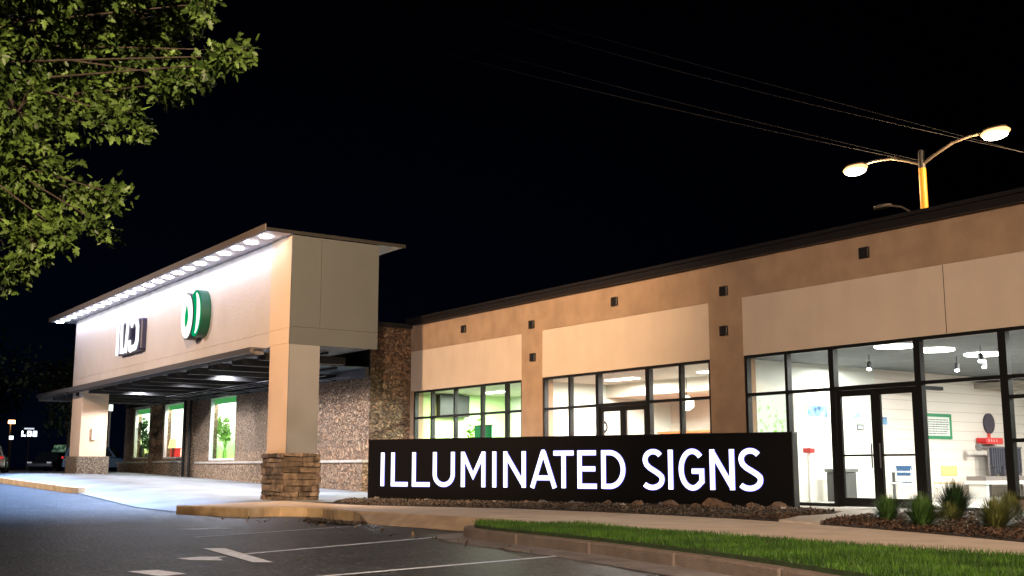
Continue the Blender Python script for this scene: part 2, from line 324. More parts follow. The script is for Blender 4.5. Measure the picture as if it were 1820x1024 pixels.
def densify(pts, step):
    out = []
    for a, b in zip(pts, pts[1:]):
        n = max(1, int(hypot(b[0]-a[0], b[1]-a[1])/step))
        out += [(a[0]+(b[0]-a[0])*i/n, a[1]+(b[1]-a[1])*i/n) for i in range(n)]
    return out + [pts[-1]]
def chaikin(pts, n=2):
    for _ in range(n):
        q = [pts[0]]
        for a, b in zip(pts, pts[1:]): q += [(a[0]*.75+b[0]*.25, a[1]*.75+b[1]*.25), (a[0]*.25+b[0]*.75, a[1]*.25+b[1]*.75)]
        pts = q + [pts[-1]]
    return pts
# tan kerb face of the sidewalk island
kp = near[:11]
mb = MB(); ribbon(mb, densify(kp, .6), -.03, .16, -.32, .024)
struct(mb.build('sidewalk_kerb', M['kerb'], bevel=.02))
# kerb ramp that falls from the sidewalk to the road beside the lawn
rp = densify([(-19.9,10.28),(-18.6,10.36),(-17.5,10.45),(-16.3,10.5),(-15.3,10.55),(-14.6,10.4)], .3)
A = rp; B = offset(rp, -.34); V = []; F = []
for i, (a, b) in enumerate(zip(A, B)):
    e = smooth(min(i, len(A)-1-i*0)/4); b2 = (a[0]+(b[0]-a[0])*e, a[1]+(b[1]-a[1])*e); V += [(a[0],a[1]+.05,.028), (b2[0],b2[1],-.158+.18*(1-e)), (b2[0],b2[1],-.3), (a[0],a[1],-.3)]
for i in range(len(A)-1):
    for k in range(4): F.append((4*i+k, 4*i+(k+1)%4, 4*i+4+(k+1)%4, 4*i+4+k))
F += [(3,2,1,0), tuple(4*(len(A)-1)+k for k in range(4))]
struct(MB().add(V, F).build('kerb_ramp', mat('kerb_mid', (.40,.30,.21), .85, var=.2, vscale=3, bump=.5, bscale=40, detail=9)))
# lawn kerb
lk = chaikin([(-13.7,10.35),(-14.55,10.0),(-14.75,9.55),(-14.2,9.12),(-13.45,8.92),(-11.8,8.75),(-10.4,8.55),(-9.2,8.3),(-8,8.03),(-6.75,7.65),(-5,7.0),(-3,6.1),(0,4.6)], 2)
mb = MB(); seg = densify(lk, .25); cum = 0; cur = [seg[0]]
for a, b in zip(seg, seg[1:]):
    cum += hypot(b[0]-a[0], b[1]-a[1]); cur.append(b)
    if cum > 1.75: ribbon(mb, cur, 0, .16, -.3, -.008); cum = 0; l = hypot(b[0]-a[0], b[1]-a[1]); cur = [(b[0]+(b[0]-a[0])/l*.028, b[1]+(b[1]-a[1])/l*.028)]
if len(cur) > 1: ribbon(mb, cur, 0, .16, -.3, -.008)
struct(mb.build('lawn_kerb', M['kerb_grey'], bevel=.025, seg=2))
mb = MB(); ribbon(mb, densify(lk[6:], .5), -.42, .01, -.3, -.146)
struct(mb.build('gutter', mat('gutter_concrete', (.17,.16,.175), .8, var=.3, vscale=2.5, bump=.5, bscale=40, detail=9)))
# left kerb of the driveway
lc = chaikin([(-37.3,9.75),(-37.25,9.5),(-38.2,9.42),(-41,9.2),(-45,8.85),(-52,8.5),(-62,8.1)], 2)
mb = MB(); ribbon(mb, densify(lc, .6), .17, 0, lambda x, y: asph(x, y)-.1, lambda x, y: asph(x, y)+.19)
struct(mb.build('driveway_kerb', M['kerb'], bevel=.03, seg=2))
# lawn
lawn_in = offset(lk, .16)
lawnpoly = [p for p in lawn_in] + [(6,4.0),(6,10.75),(-2,10.35),(-6.2,10.15),(-8.1,10.1),(-11,10.3),(-13.2,10.5)]
struct(MB().prism(lawnpoly, -.2, .03).build('lawn_bed', M['lawnbase']))
def inpoly(P_, poly):
    x, y = P_[:, 0], P_[:, 1]; r = np.zeros(len(x), bool); n = len(poly)
    for i in range(n):
        x1, y1 = poly[i]; x2, y2 = poly[(i+1) % n]
        c = ((y1 > y) != (y2 > y)); xi = (x2-x1)*(y-y1)/((y2-y1) + 1e-12)+x1; r ^= c & (x < xi)
    return r
Pg = np.column_stack([rng.uniform(-15, 0, 190000), rng.uniform(5, 10.8, 190000)]); Pg = Pg[inpoly(Pg, lawnpoly)]
n = len(Pg); h = rng.uniform(.03, .075, n)*(1+.5*np.sin(Pg[:,0]*2.1)*np.cos(Pg[:,1]*3.3)*.6); a = rng.uniform(0, 2*pi, n); wd = rng.uniform(.003, .006, n)
lx, ly = rng.normal(0, .35, n)*h, rng.normal(0, .35, n)*h
b0 = np.column_stack([Pg[:,0]-np.cos(a)*wd, Pg[:,1]-np.sin(a)*wd, np.full(n, .028)]); b1 = np.column_stack([Pg[:,0]+np.cos(a)*wd, Pg[:,1]+np.sin(a)*wd, np.full(n, .028)])
tp = np.column_stack([Pg[:,0]+lx, Pg[:,1]+ly, .028+h])
g = npmesh('lawn_grass', np.stack([b0, b1, tp], 1), np.arange(3*n), M['grass']); tag(g, 'short bright green lawn grass inside the curved kerb', 'grass', kind='stuff')
# planting bed, gravel and mulch
bedpoly = [(-27.2,13.9),(-24.6,12.17),(-23,12.32),(-21.5,12.92),(-19.7,13.77),(-17,14.12),(-15,14.14),(-13.5,14.07),(-12.2,13.87),(-10.8,13.52),(-9,12.97),(-7.3,12.32),(-4,12.22),(4,12.5),(4,19.35),(-33,19.35),(-26.9,17.5)]
struct(MB().prism(bedpoly, -.1, .022).build('planting_bed', M['soil']))
path = [(-12.3,13.8),(-11.3,13.55),(-12.3,15.2),(-12.75,16.6),(-12.9,17.7),(-12.4,17.9),(-12.3,19.5),(-18.1,19.5),(-18.0,18.45),(-15.6,18.05),(-14.0,17.5),(-13.35,16.4),(-13.1,15.2)]
struct(MB().prism(path, -.1, .048).build('entrance_path', mat('path_concrete', (.55,.5,.45), .8, var=.12, vscale=3, bump=.3)))
def scatter(name, poly, bounds, cnt, size, m, label, cat, avoid=None, mound=0):
    P_ = np.column_stack([rng.uniform(bounds[0], bounds[1], cnt), rng.uniform(bounds[2], bounds[3], cnt)]); k = inpoly(P_, poly)
    if avoid: k &= ~inpoly(P_, avoid)
    P_ = P_[k]; n = len(P_); s = rng.uniform(.4, 1.3, n)*size; a = rng.uniform(0, 2*pi, n); asp = rng.uniform(.25, .9, n)
    zc = .03 + rng.uniform(0, .05, n) ; V = np.zeros((n, 4, 3)); nx, ny = rng.normal(0, .5, n), rng.normal(0, .5, n)
    for i, (p, q) in enumerate([(-1,-1),(1,-1),(1,1),(-1,1)]):
        dx = p*s*np.cos(a)-q*s*asp*np.sin(a); dy = p*s*np.sin(a)+q*s*asp*np.cos(a)
        V[:, i, 0] = P_[:,0]+dx; V[:, i, 1] = P_[:,1]+dy; V[:, i, 2] = zc+nx*dx+ny*dy
    o = npmesh(name, V, np.arange(4*n), m, per=4); return tag(o, label, cat, kind='stuff')
mulchpoly = [(-13.6,14.1),(-12.2,13.87),(-10.8,13.52),(-9,12.97),(-7.3,12.32),(-4,12.22),(0,12.4),(0,19.3),(-12.3,19.3),(-12.3,17.9),(-13,17.6),(-13.4,16.5)]
scatter('mulch', mulchpoly, (-15,0,12,19.4), 75000, .019, M['chip'], 'shredded brown bark mulch around the ornamental grasses', 'mulch', path)
gravpoly = [(-27.2,13.9),(-24.6,12.17),(-23,12.32),(-21.5,12.92),(-19.7,13.77),(-17,14.12),(-15,14.14),(-13.5,14.07),(-13.2,15.2),(-13.5,16.4),(-14.2,17.5),(-15.8,18.1),(-27,14.2)]
scatter('gravel', gravpoly, (-28,-13,12,18.5), 50000, .02, M['gravel'], 'dark gravel and bark litter along the foot of the black sign', 'gravel')

o = scatter('leaf_litter', [(-22.4,9.0),(-19.3,9.4),(-17,9.3),(-15.2,9.3),(-13,8.6),(-10.4,8.1),(-10.4,7.7),(-13.2,8.2),(-16,8.4),(-22,8.3)], (-23,-10,7.5,9.6), 260, .022, mat('dry_leaf', (.16,.10,.05), .9, island=.8, var=.4), 'sparse dry leaves and grit on the road along the kerbs', 'litter'); o.location.z = -.19
o = scatter('kerb_debris', [(-20.6,9.5),(-19.4,9.7),(-18.3,9.75),(-18.3,9.45),(-19.6,9.3)], (-21,-18,9.2,9.9), 2600, .022, M['gravel'], 'small heap of grit and twigs washed against the tan kerb', 'debris'); o.location.z = -.185
# road markings, plus glare on the asphalt painted as white patches
def mark(name, pts, zf=lambda x, y: asph(x, y)+.006):
    return struct(MB().add([(x, y, zf(x, y)) for x, y in pts], [tuple(range(len(pts)))]).build(name, M['paint']))
def stripe(a, b, wd=.1):
    dx, dy = b[0]-a[0], b[1]-a[1]; l = hypot(dx, dy); nx, ny = -dy/l*wd/2, dx/l*wd/2
    return [(a[0]-nx,a[1]-ny),(b[0]-nx,b[1]-ny),(b[0]+nx,b[1]+ny),(a[0]+nx,a[1]+ny)]
mark('road_marking_and_glare', stripe((-13.1,5.3), (-14.75,9.25)))
mark('road_marking_and_glare', [(-14.31,5.26),(-11.87,4.93),(-11.75,5.11),(-14.14,5.49)], lambda x, y: asph(x, y)+.010)
mark('road_marking_and_glare', stripe((-9.9,4.3), (-10.75,8.45)))
mark('road_marking_and_glare', stripe((-16.7,6.0), (-18.3,9.6), .07))
mark('road_marking_and_glare', [(-19.13,6.53),(-18.7,6.7),(-18.75,7.45),(-19.06,7.24)])  # painted glare patch on the asphalt
mark('road_marking_and_glare', [(-12.95,4.45),(-12.6,4.5),(-12.35,4.78),(-12.72,4.86),(-12.85,5.02),(-13.0,4.75)])  # glare spot drawn as a white patch
mark('road_marking_and_glare', [(-11.6,3.5),(-10.9,3.6),(-11.0,3.9),(-11.6,3.8)])  # another glare spot painted white

# ------------------------------------------------------------------ black monument sign with letters
P0 = (-26.9, 14.3); P1 = (-16.0, 18.45); SL = hypot(P1[0]-P0[0], P1[1]-P0[1]); SA = atan2(P1[1]-P0[1], P1[0]-P0[0])
sign = thing('monument_sign', 'long low black sign wall with white illuminated letters in front of the shops', 'sign', (P0[0], P0[1], 0), SA)
MB().box(0, SL, 0, .32, -.1, 1.575).build('sign_wall', M['black'], sign, bevel=.012, seg=2)
MB().box(-.004, SL+.004, -.012, .332, 1.575, 1.60).build('cap_trim', mat('sign_trim', (.02,.02,.022), .3, metal=.5), sign)
def stroke(mb, pts, wd, y0, y1, flat=True):
    """one letter stroke: a ribbon in x-z with mitred joints, from y0 to y1"""
    P_ = [np.array(p, float) for i, p in enumerate(pts) if i == 0 or hypot(p[0]-pts[i-1][0], p[1]-pts[i-1][1]) > 1e-4]; n = len(P_); L_, R_ = [], []
    for i in range(n):
        d0 = P_[i]-P_[i-1] if i else P_[1]-P_[0]; d1 = P_[i+1]-P_[i] if i < n-1 else P_[i]-P_[i-1]
        d0 /= np.linalg.norm(d0); d1 /= np.linalg.norm(d1); n0 = np.array([-d0[1], d0[0]]); n1 = np.array([-d1[1], d1[0]])
        m_ = n0+n1; m_ /= np.linalg.norm(m_); k = wd/2/max(.6, float(m_ @ n0)); L_.append(P_[i]+m_*k); R_.append(P_[i]-m_*k)
    vs = [(p[0], y, p[1]) for y in (y0, y1) for p in L_+R_]; N = 2*n; fs = []
    for i in range(n-1):
        fs += [(i, i+1, n+i+1, n+i), (N+n+i, N+n+i+1, N+i+1, N+i), (i, N+i, N+i+1, i+1), (n+i+1, N+n+i+1, N+n+i, n+i)]
    fs += [(0, n, N+n, N), (n-1, N+n-1, N+2*n-1, 2*n-1)]
    mb.add(vs, fs)
def arc(cx, cy, rx, ry, a0, a1, n=18): return [(cx+rx*cos(R(a0+(a1-a0)*i/n)), cy+ry*sin(R(a0+(a1-a0)*i/n))) for i in range(n+1)]
def glyph(ch, W, H, t):
    h = t/2
    if ch == 'I': return [[(W/2,0),(W/2,H)]]
    if ch == 'L': return [[(h,H),(h,h),(W,h)]]
    if ch == 'U': return [[(h,H)] + arc(W/2, W*.46, W/2-h, W*.46-h, 180, 360, 22) + [(W-h,H)]]
    if ch == 'M': return [[(h,0),(h,H)], [(h*1.0,H-h*.6),(W/2,H*.31),(W-h*1.0,H-h*.6)], [(W-h,H),(W-h,0)]]
    if ch == 'N': return [[(h,0),(h,H)], [(h,H-h),(W-h,h)], [(W-h,H),(W-h,0)]]
    if ch == 'A': return [[(h*.9,0),(W/2-h*.15,H-h*.3)], [(W/2+h*.15,H-h*.3),(W-h*.9,0)], [(W*.2,H*.27),(W*.8,H*.27)], [(W/2-h*.8,H-h*.45),(W/2+h*.8,H-h*.45)]]
    if ch == 'T': return [[(0,H-h),(W,H-h)], [(W/2,H-h),(W/2,0)]]
    if ch == 'E': return [[(W*.97,H-h),(h,H-h),(h,h),(W,h)], [(h,H*.515),(W*.93,H*.515)]]
    if ch == 'D': return [[(h,h),(W*.35,h)] + arc(W*.35, H/2, W*.65-h, H/2-h, -90, 90, 24) + [(h,H-h),(h,h-.001)], [(h,0),(h,h+.02)]]
    if ch == 'S':
        return [arc(W*.52, H*.745, W*.42-h*.6, H*.255-h, 32, 200, 16) + [(W*.20+h*.2,H*.62),(W*.36,H*.54),(W*.60,H*.455),(W*.80-h*.2,H*.385)] + arc(W*.47, H*.262, W*.53-h, H*.262-h, 18, -142, 18)]
    if ch == 'G': return [arc(W*.54, H/2, W*.54-h, H/2-h, 45, 312, 36) + [(W-h, H*.21)], [(W-h, H*.17), (W-h, H*.46), (W*.52, H*.46)]]
ext = [0.449,0.585,0.816,1.364,1.519,2.085,2.196,2.871,3.084,3.815,4.027,4.156,4.368,5.006,5.148,5.876,5.802,6.352,6.463,6.967,7.1,7.712,8.169,8.661,8.784,8.921,9.06,9.651,9.799,10.356,10.464,10.963]
for i, ch in enumerate('ILLUMINATEDSIGNS'):
    x0, x1 = ext[2*i], ext[2*i+1]; z0 = .385; Hh = .865; t = .102
    if ch in 'SG': z0 -= .015; Hh += .03
    if ch == 'S': x0 -= .03; x1 += .03
    mb = MB()
    G = glyph(ch, x1-x0, Hh, t)
    for k, s_ in enumerate(G): stroke(mb, [(x0+a, z0+b) for a, b in s_], t*(.97 if ch in 'NM' and k == 1 else 1), -.022-.0007*k, -.010)
    lt = mb.build('letter', M['letter'], sign)
    hb = MB()
    for k, s_ in enumerate(G): stroke(hb, [(x0+a, z0+b) for a, b in s_], t+.026, -.0095-.0006*k, -.001)
    hb.build('letter_glow_rim', M['halo'], lt)  # larger glowing outline, painting the bloom round each letter

# ------------------------------------------------------------------ entrance canopy
can = wthing('entrance_canopy', 'long beige shop canopy with lit eave and stone footed posts', 'canopy', (-39, 13, .3))
MB().box(-50.5, -29.42, 12.5, 12.75, 4.18, 4.60).build('lower_band', M['panel'], can)
MB().box(-50.5, -29.42, 12.503, 12.753, 4.608, 7.14).build('sign_panel', M['panel'], can)
MB().box(-50.5, -29.42, 12.53, 12.74, 4.60, 4.608).build('panel_joint', M['blackvent'], can)
MB().box(-29.42, -28.09, 12.46, 12.8, 4.19, 4.60).box(-29.42, -28.09, 12.462, 12.8, 4.609, 7.14).build('corner_post_front', M['postf'], can)
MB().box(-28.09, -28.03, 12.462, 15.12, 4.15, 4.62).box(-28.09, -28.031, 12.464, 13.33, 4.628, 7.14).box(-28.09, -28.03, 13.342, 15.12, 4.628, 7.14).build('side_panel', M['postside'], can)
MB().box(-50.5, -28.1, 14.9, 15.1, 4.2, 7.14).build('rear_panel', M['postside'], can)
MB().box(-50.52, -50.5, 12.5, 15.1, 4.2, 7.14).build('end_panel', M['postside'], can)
MB().box(-51.7, -28.0, 11.72, 15.9, 7.16, 7.20).build('soffit', M['soffit'], can)
MB().box(-51.75, -27.95, 11.66, 15.95, 7.203, 7.24).build('roof', M['roof'], can)
MB().box(-27.998, -27.955, 11.66, 15.95, 7.15, 7.202).build('edge_trim', M['roof'], can)
MB().box(-51.72, -27.97, 11.62, 11.66, 7.15, 7.33).build('fascia_board', M['fascia'], can)
MB().box(-50.4, -28.2, 12.76, 14.88, 4.20, 4.26).build('underside', mat('canopy_underside', (.10,.10,.10), .6), can)
def post(x0, x1, y0, y1, zb, zs, zt, basem, stones, flare):
    MB().box(x0, x1, y0, y1, zs, zt).build('post', M['postf'], can)
    if stones:
        mb = MB(); a0, a1, b0, b1 = x0-.07, x1+.07, y0-.07, y1+.07; mb.box(a0+.05, a1-.05, b0+.05, b1-.05, zb, zs-.02)
        for side in range(4):
            z = zb
            while z < zs-.02:
                hh = min(random.uniform(.08, .2), zs-z); u = 0; Lh = (a1-a0) if side % 2 == 0 else (b1-b0)
                if zs-z-hh < .06: hh = zs-z
                while u < Lh-.01:
                    ww = min(random.uniform(.18, .55), Lh-u); ww = Lh-u if Lh-u-ww < .12 else ww
                    d = random.uniform(0, .06); g_ = .006
                    if side == 0: q = (a0+u+g_, a0+u+ww-g_, b0-d, b0+.08)
                    elif side == 2: q = (a0+u+g_, a0+u+ww-g_, b1-.08, b1+d)
                    elif side == 1: q = (a1-.08, a1+d, b0+u+g_, b0+u+ww-g_)
                    else: q = (a0-d, a0+.08, b0+u+g_, b0+u+ww-g_)
                    n0 = len(mb.v); mb.box(*q, z+g_, z+hh-g_)
                    for i in range(n0, len(mb.v)): mb.v[i] = tuple(c+random.uniform(-.014, .014) for c in mb.v[i])
                    u += ww
                z += hh
        mb.build('stone_base', basem, can, bevel=.012, seg=2)
    else:
        MB().box(x0-.12, x1+.12, y0-.12, y1+.12, zb-.1, zs).build('stone_base', basem, can, bevel=.03)
post(-29.35, -28.09, 12.47, 13.36, 0.0, 1.24, 4.185, M['ledgestone'], True, 0)
MB().box(-28.09, -28.04, 12.47, 13.36, 1.24, 4.145).build('post_side', mat('shaded_post', (.135,.14,.148), .8, var=.04, vscale=1.2), can)  # shade of the post side painted in as a darker colour
post(-50.45, -48.9, 12.52, 13.6, .5, 1.33, 4.17, M['aggregate'], False, 0)
n_led = 23
for i in range(n_led):
    x = -28.75 - i*(51.3-28.75)/(n_led-1)
    MB().disc((x, 11.98, 7.145), .17, .03, n=16).build('led_fixture', M['led'], can)
for i in range(7):
    x = -30.2 - i*3.3
    light('eave_light', 'SPOT', (x, 11.95, 7.08), 10000, (.36,.58,1), can, aim=(x, 5.4, 0), spot_size=R(90), spot_blend=.9, shadow_soft_size=.12)
light('wall_wash', 'AREA', (-40, 12.26, 7.12), 300, (.55,.65,1), can, rot=(R(-6), 0, 0), shape='RECTANGLE', size=21.4, size_y=.10, spread=R(150))
for x in (-31, -34.2, -37.4, -40.6, -43.8, -47):
    for yy in (14.5,):
        f_ = MB().disc((x, yy, 4.19), .12, .03, n=16).build('downlight', M['led'], can)
        light('downlight_beam', 'SPOT', (x, yy, 4.14), 1250, (.92,.93,1), can, aim=(x, yy+.2, 0), spot_size=R(164), spot_blend=.35, shadow_soft_size=.08)
# open steel trellis and glazed deck between the canopy and the stone wall
MB().box(-54.6, -29.5, 11.95, 12.05, 4.0, 4.16).box(-54.6, -54.5, 12.05, 17.85, 3.86, 4.16).box(-54.5, -33.65, 17.72, 17.86, 3.86, 4.16).box(-54.45,-29.5,12.06,12.4,4.12,4.16).build('trellis_frame', mat('trellis_grey', (.10,.095,.10), .5, metal=.4), can)
mb = MB()
for i in range(13): x = -53.5+i*1.95; mb.box(x, x+.16, 12.42, 17.7 if x < -34 else 15.1, 3.86, 4.08)
for yy in (14.2, 15.3, 16.6): mb.box(-54.4, -29.4 if yy < 15 else -33.65, yy, yy+.08, 4.084, 4.15)
mb.build('trellis_beam', M['darkmetal'], can)
mb = MB(); 
for i in range(95):
    x = -54.3+i*.262; mb.box(x, x+.03, 12.06, 12.42, 3.98, 4.10)
for yy in (15.6, 16.0, 16.3, 16.9, 17.2): mb.tube([(-54.4, yy, 3.84), (-33.7, yy, 3.84)], .012, 5)
mb.build('trellis_rod', M['steel'], can)
MB().box(-54.4, -33.65, 15.14, 17.84, 4.17, 4.2).build('deck_sheet', M['skylight'], can)
# sign letters on the canopy face
def cs(px, py): r_ = ray(px, py); k = 12.15/r_[1]; return (r_[0]*k, CAMH+r_[2]*k)
il = wthing('shop_letter_sign', 'white letters with dark navy sides on the canopy face, left of the green emblem', 'sign', (-43, 12.5, 5.2))
navy = mat('navy_return', (.01,.008,.035), .35)
body = MB().box(-43.05, -40.2, 12.12, 12.5, 4.98, 6.17)
body.build('letter_case', navy, il, bevel=.08, seg=3)
for j, (ww, pts) in enumerate([(.25, [(-42.86,4.99),(-42.85,6.13)]), (.22, [(-42.38,6.15),(-42.33,5.12),(-42.0,5.10)]), (.22, [(-41.78,5.0),(-41.62,6.16)]), (.2, [(-41.35,5.42),(-41.3,5.12),(-41.1,5.05)]), (.22, [(-41.2,5.95),(-41.0,6.13),(-40.6,6.1),(-40.42,5.85),(-40.42,5.35),(-40.6,5.12),(-41.0,5.10)])]):
    mb = MB(); stroke(mb, pts, ww, 12.08-.003*j, 12.118); mb.build('letter', M.setdefault('wlf', emat('white_letter_face', (.95,.95,1), 1.5)), il)
em = wthing('round_emblem_sign', 'round green and white illuminated emblem on the canopy face', 'sign', (-35.9, 12.5, 5.7))
gr = mat('green_return', (.0,.045,.02), .3)
def csp(px, py, y): r_ = ray(px, py); k = y/r_[1]; return (r_[0]*k, CAMH+r_[2]*k)
ex1, ez1 = csp(331.5, 563, 12.0); ex2, ez2 = csp(346.5, 557.5, 12.05)
MB().disc((ex2, 12.26, ez2), .56, .40, 'y', 48, .76).build('green_disc', gr, em)
MB().disc((ex2, 12.052, ez2), .53, .016, 'y', 48, .73).build('green_face', emat('green_face', (.0,.32,.12), 1.1), em)
vs = arc(ex2, ez2, .49, .68, -78, 78, 24); inn = arc(ex2+.02, ez2, .16, .64, 72, -72, 24); poly = vs+inn
MB().add([(x, 12.034, z) for x, z in poly], [tuple(range(len(poly)))]).build('white_crescent', emat('emblem_white', (1,1,.97), 1.4), em)
MB().disc((ex1, 12.18, ez1), .55, .34, 'y', 48, .76).build('outer_ring', mat('emblem_black', (.01,.015,.012), .3), em)
MB().disc((ex1, 12.0, ez1), .51, .02, 'y', 48, .71).build('white_disc', M.setdefault('emw', emat('emblem_white_disc', (1,1,.97), 1.4)), em)
lf = chaikin([(-.02,-.38),(.18,-.25),(.26,.02),(.10,.28),(.02,.42),(-.12,.2),(-.2,-.05),(-.14,-.26),(-.02,-.38)], 2)[:-1]
MB().add([(ex1+x*.8, 11.985, ez1+z) for x, z in lf], [tuple(range(len(lf)))]).build('green_leaf', emat('green_leaf', (.0,.42,.12), 1.0), em)
il.location.x -= .42; il.location.y += .14; il.location.z += .06; em.location.x -= .36; em.location.y += .13; em.location.z += .06
# wall lamp on the left post
MB().box(-48.88,-48.8,12.95,13.15,2.0,2.5).build('wall_lamp', mat('lamp_housing', (.5,.45,.38), .5), can, bevel=.02)

# ------------------------------------------------------------------ stone shop building
st = wthing('stone_shop_building', 'grey brown stone clad shop with three tall lit windows under the canopy', 'building', (-45, 18, .3))
WY = 17.9
W_ = [(-59.5,-56.8,1.32,3.9), (-54.8,-52.0,1.30,3.93), (-48.6,-45.5,1.18,3.93)]
mb = MB(); x = -61.0
for a, b, z0, z1 in W_:
    mb.box(x, a, WY, WY+.4, -.2, 5.5); mb.box(a, b, WY, WY+.4, -.2, z0); mb.box(a, b, WY, WY+.4, z1, 5.5); x = b
mb.box(x, -41.2, WY, WY+.4, -.2, 5.5); mb.build('wall', M['splitface'], st)
MB().box(-41.2, -33.6, WY-.02, WY+.4, -.2, 5.6).box(-34.0, -33.6, WY+.4, 19.6, -.2, 5.6).build('fieldstone_wall', M['fieldstone'], st)
MB().box(-61, -60.6, WY+.4, 30, -.2, 5.5).build('end_wall', M['splitface'], st)
MB().box(-61.0, -33.62, WY-.05, WY-.021, 3.97, 5.58).build('upper_wall_shade', M['roof'], st)  # black sheet standing in for shade on the upper stone wall
MB().box(-61.1, -33.5, WY-.08, 30, 5.6, 5.75).build('roof', M['roof'], st)
for a, b, hz in [(-61.15,-56.3,1.06), (-55.2,-51.6,1.08), (-49.3,-40.9,1.02)]:
    MB().box(a, b, WY-.28, WY-.002, -.2, hz).build('wainscot', M['aggregate'] if False else M['splitface'], st)
    MB().box(a-.03, b+.03, WY-.33, WY-.003, hz+.001, hz+.1).build('sill_cap', M['cap'], st, bevel=.015)
MB().box(-40.9, -33.55, WY-.28, WY-.022, -.2, 1.02).build('wainscot', M['fieldstone'], st)
MB().box(-40.87, -33.5, WY-.33, WY-.023, 1.021, 1.12).build('sill_cap', M['cap'], st, bevel=.015)
for x in (-56.0, -50.6):
    MB().box(x-.3, x+.3, WY-.20, WY-.004, -.2, 4.9).build('pilaster', M['splitface'], st)
for x in (-50.95, -50.2): MB().tube([(x, WY-.28, .3), (x, WY-.28, 4.1)], .06, 10).build('drain_pipe', M['darkmetal'], st)
disp = [(1.0,.9,.25), (1.0,.35,.2), (.6,.9,.3)]
def poster(name, low, mid):
    m = bpy.data.materials.new(name); m.use_nodes = True; n = m.node_tree.nodes; n.clear(); L = m.node_tree.links
    t = n.new('ShaderNodeTexCoord'); s_ = n.new('ShaderNodeSeparateXYZ'); L.new(t.outputs['Generated'], s_.inputs[0])
    no = n.new('ShaderNodeTexNoise'); no.inputs['Scale'].default_value = 3; no.inputs['Detail'].default_value = 5; L.new(t.outputs['Object'], no.inputs[0])
    ad = n.new('ShaderNodeMath'); ad.operation = 'MULTIPLY_ADD'; ad.inputs[1].default_value = .35; L.new(no.outputs['Fac'], ad.inputs[0]); L.new(s_.outputs['Z'], ad.inputs[2])
    r = n.new('ShaderNodeValToRGB'); L.new(ad.outputs[0], r.inputs[0]); e = r.color_ramp.elements
    e[0].position = .15; e[0].color = (*low, 1); e[1].position = .42; e[1].color = (*mid, 1); q = e.new(.72); q.color = (.93,1,.85,1); q = e.new(1.0); q.color = (.9,1,.85,1); q = e.new(1.08 if False else .999); q.color = (.9,1,.85,1)
    em_ = n.new('ShaderNodeEmission'); em_.inputs[1].default_value = 3.0; o = n.new('ShaderNodeOutputMaterial'); L.new(r.outputs[0], em_.inputs[0]); L.new(em_.outputs[0], o.inputs[0]); return m
for i, (a, b, z0, z1) in enumerate(W_):
    fr = MB().box(a, a+.07, WY+.05, WY+.2, z0, z1).box(b-.07, b, WY+.05, WY+.2, z0, z1).box(a+.07, b-.07, WY+.05, WY+.2, z0, z0+.07).box(a+.07, b-.07, WY+.05, WY+.2, z1-.07, z1).build('window', M['soffit'], st)
    MB().box(a+.07, b-.07, WY+.11, WY+.125, z0+.07, z1-.07).build('pane', M['glass'], fr)
    MB().box(a-.05, b+.05, WY-.03, WY+.05, z1, z1+.05).build('lintel_flashing', M['soffit'], fr)
    MB().box(a-1.6, b+.05, WY+.66, WY+.68, z0-.1, z1+.1).build('backlit_poster', poster('poster', [(.75,.6,.08),(1,.28,.12),(.42,.55,.12)][i], [(.6,.85,.3),(1,.72,.6),(.35,.8,.25)][i]), fr)
    MB().box(a+.08, b-.08, WY+.2, WY+.24, z1-.30, z1-.07).build('green_valance', emat('valance', (.10,.50,.14), .8), fr)
    MB().box(a-1.6, b+.1, WY+.25, WY+.65, z0-.12, z0).build('display_shelf', M['white'], fr)
    light('display_light', 'AREA', ((a+b)/2, WY+.45, z1-.1), 130, (.95,1,.8), st, rot=(0,0,0), shape='RECTANGLE', size=b-a, size_y=.3)

# vases with plants in the displays
def leafplant(name, label, loc, h, n, ll, colm, vase=None, vm=None, spread=.5, group=None, cat='plant'):
    t = wthing(name, label, cat, loc, group); x, y, z = loc; vh = .0
    if vase:
        vh = vase[1]; mb = MB(); r_ = vase[0]; mb.tube([(x,y,z),(x,y,z+vh*.3),(x,y,z+vh*.75),(x,y,z+vh)], [r_*.6,r_,r_*.8,r_*.45], 14); mb.build('vase', vm, t, smoothf=True)
    mb = MB()
    for k in range(n):
        a = random.uniform(0, 2*pi); sp = random.uniform(.1, 1)*spread; z1 = z+vh+h*random.uniform(.35, 1)
        p = [(x, y, z+vh*.9), (x+cos(a)*sp*.4, y+sin(a)*sp*.3, (z+vh+z1)/2), (x+cos(a)*sp, y+sin(a)*sp*.6, z1)]
        mb.tube(p, .012, 4)
        for q in range(4):
            f_ = random.uniform(.4, 1); c = np.array(p[1])*(1-f_)+np.array(p[2])*f_; b_ = random.uniform(0, 2*pi); d = np.array([cos(b_), sin(b_)*.6, random.uniform(-.2, .9)])*ll
            s_ = np.cross(d, [.3,1,.2]); s_ = s_/np.linalg.norm(s_)*ll*.2
            mb.add([c, c+d*.5+s_, c+d, c+d*.5-s_], [(0,1,2,3)])
    mb.build('foliage', colm, t); return t
vw = mat('vase_white', (.8,.8,.76), .3); vdk = mat('vase_dark', (.03,.03,.03), .3); lg = mat('display_leaf', (.26,.48,.10), .6, var=.4, vscale=8); ldk = mat('display_leaf_dark', (.03,.09,.02), .6)
leafplant('potted_plant', 'dark spiky plant in a tall dark vase in the leftmost stone shop window', (-59.5, 18.38, 1.32), 1.4, 18, .45, ldk, (.16,.75), vdk, .35, 'plants on display in the stone shop windows')
leafplant('potted_plant', 'bushy dark plant low at the right of the leftmost stone shop window', (-58.7, 18.4, 1.32), .9, 22, .4, ldk, (.14,.3), vdk, .3, 'plants on display in the stone shop windows')
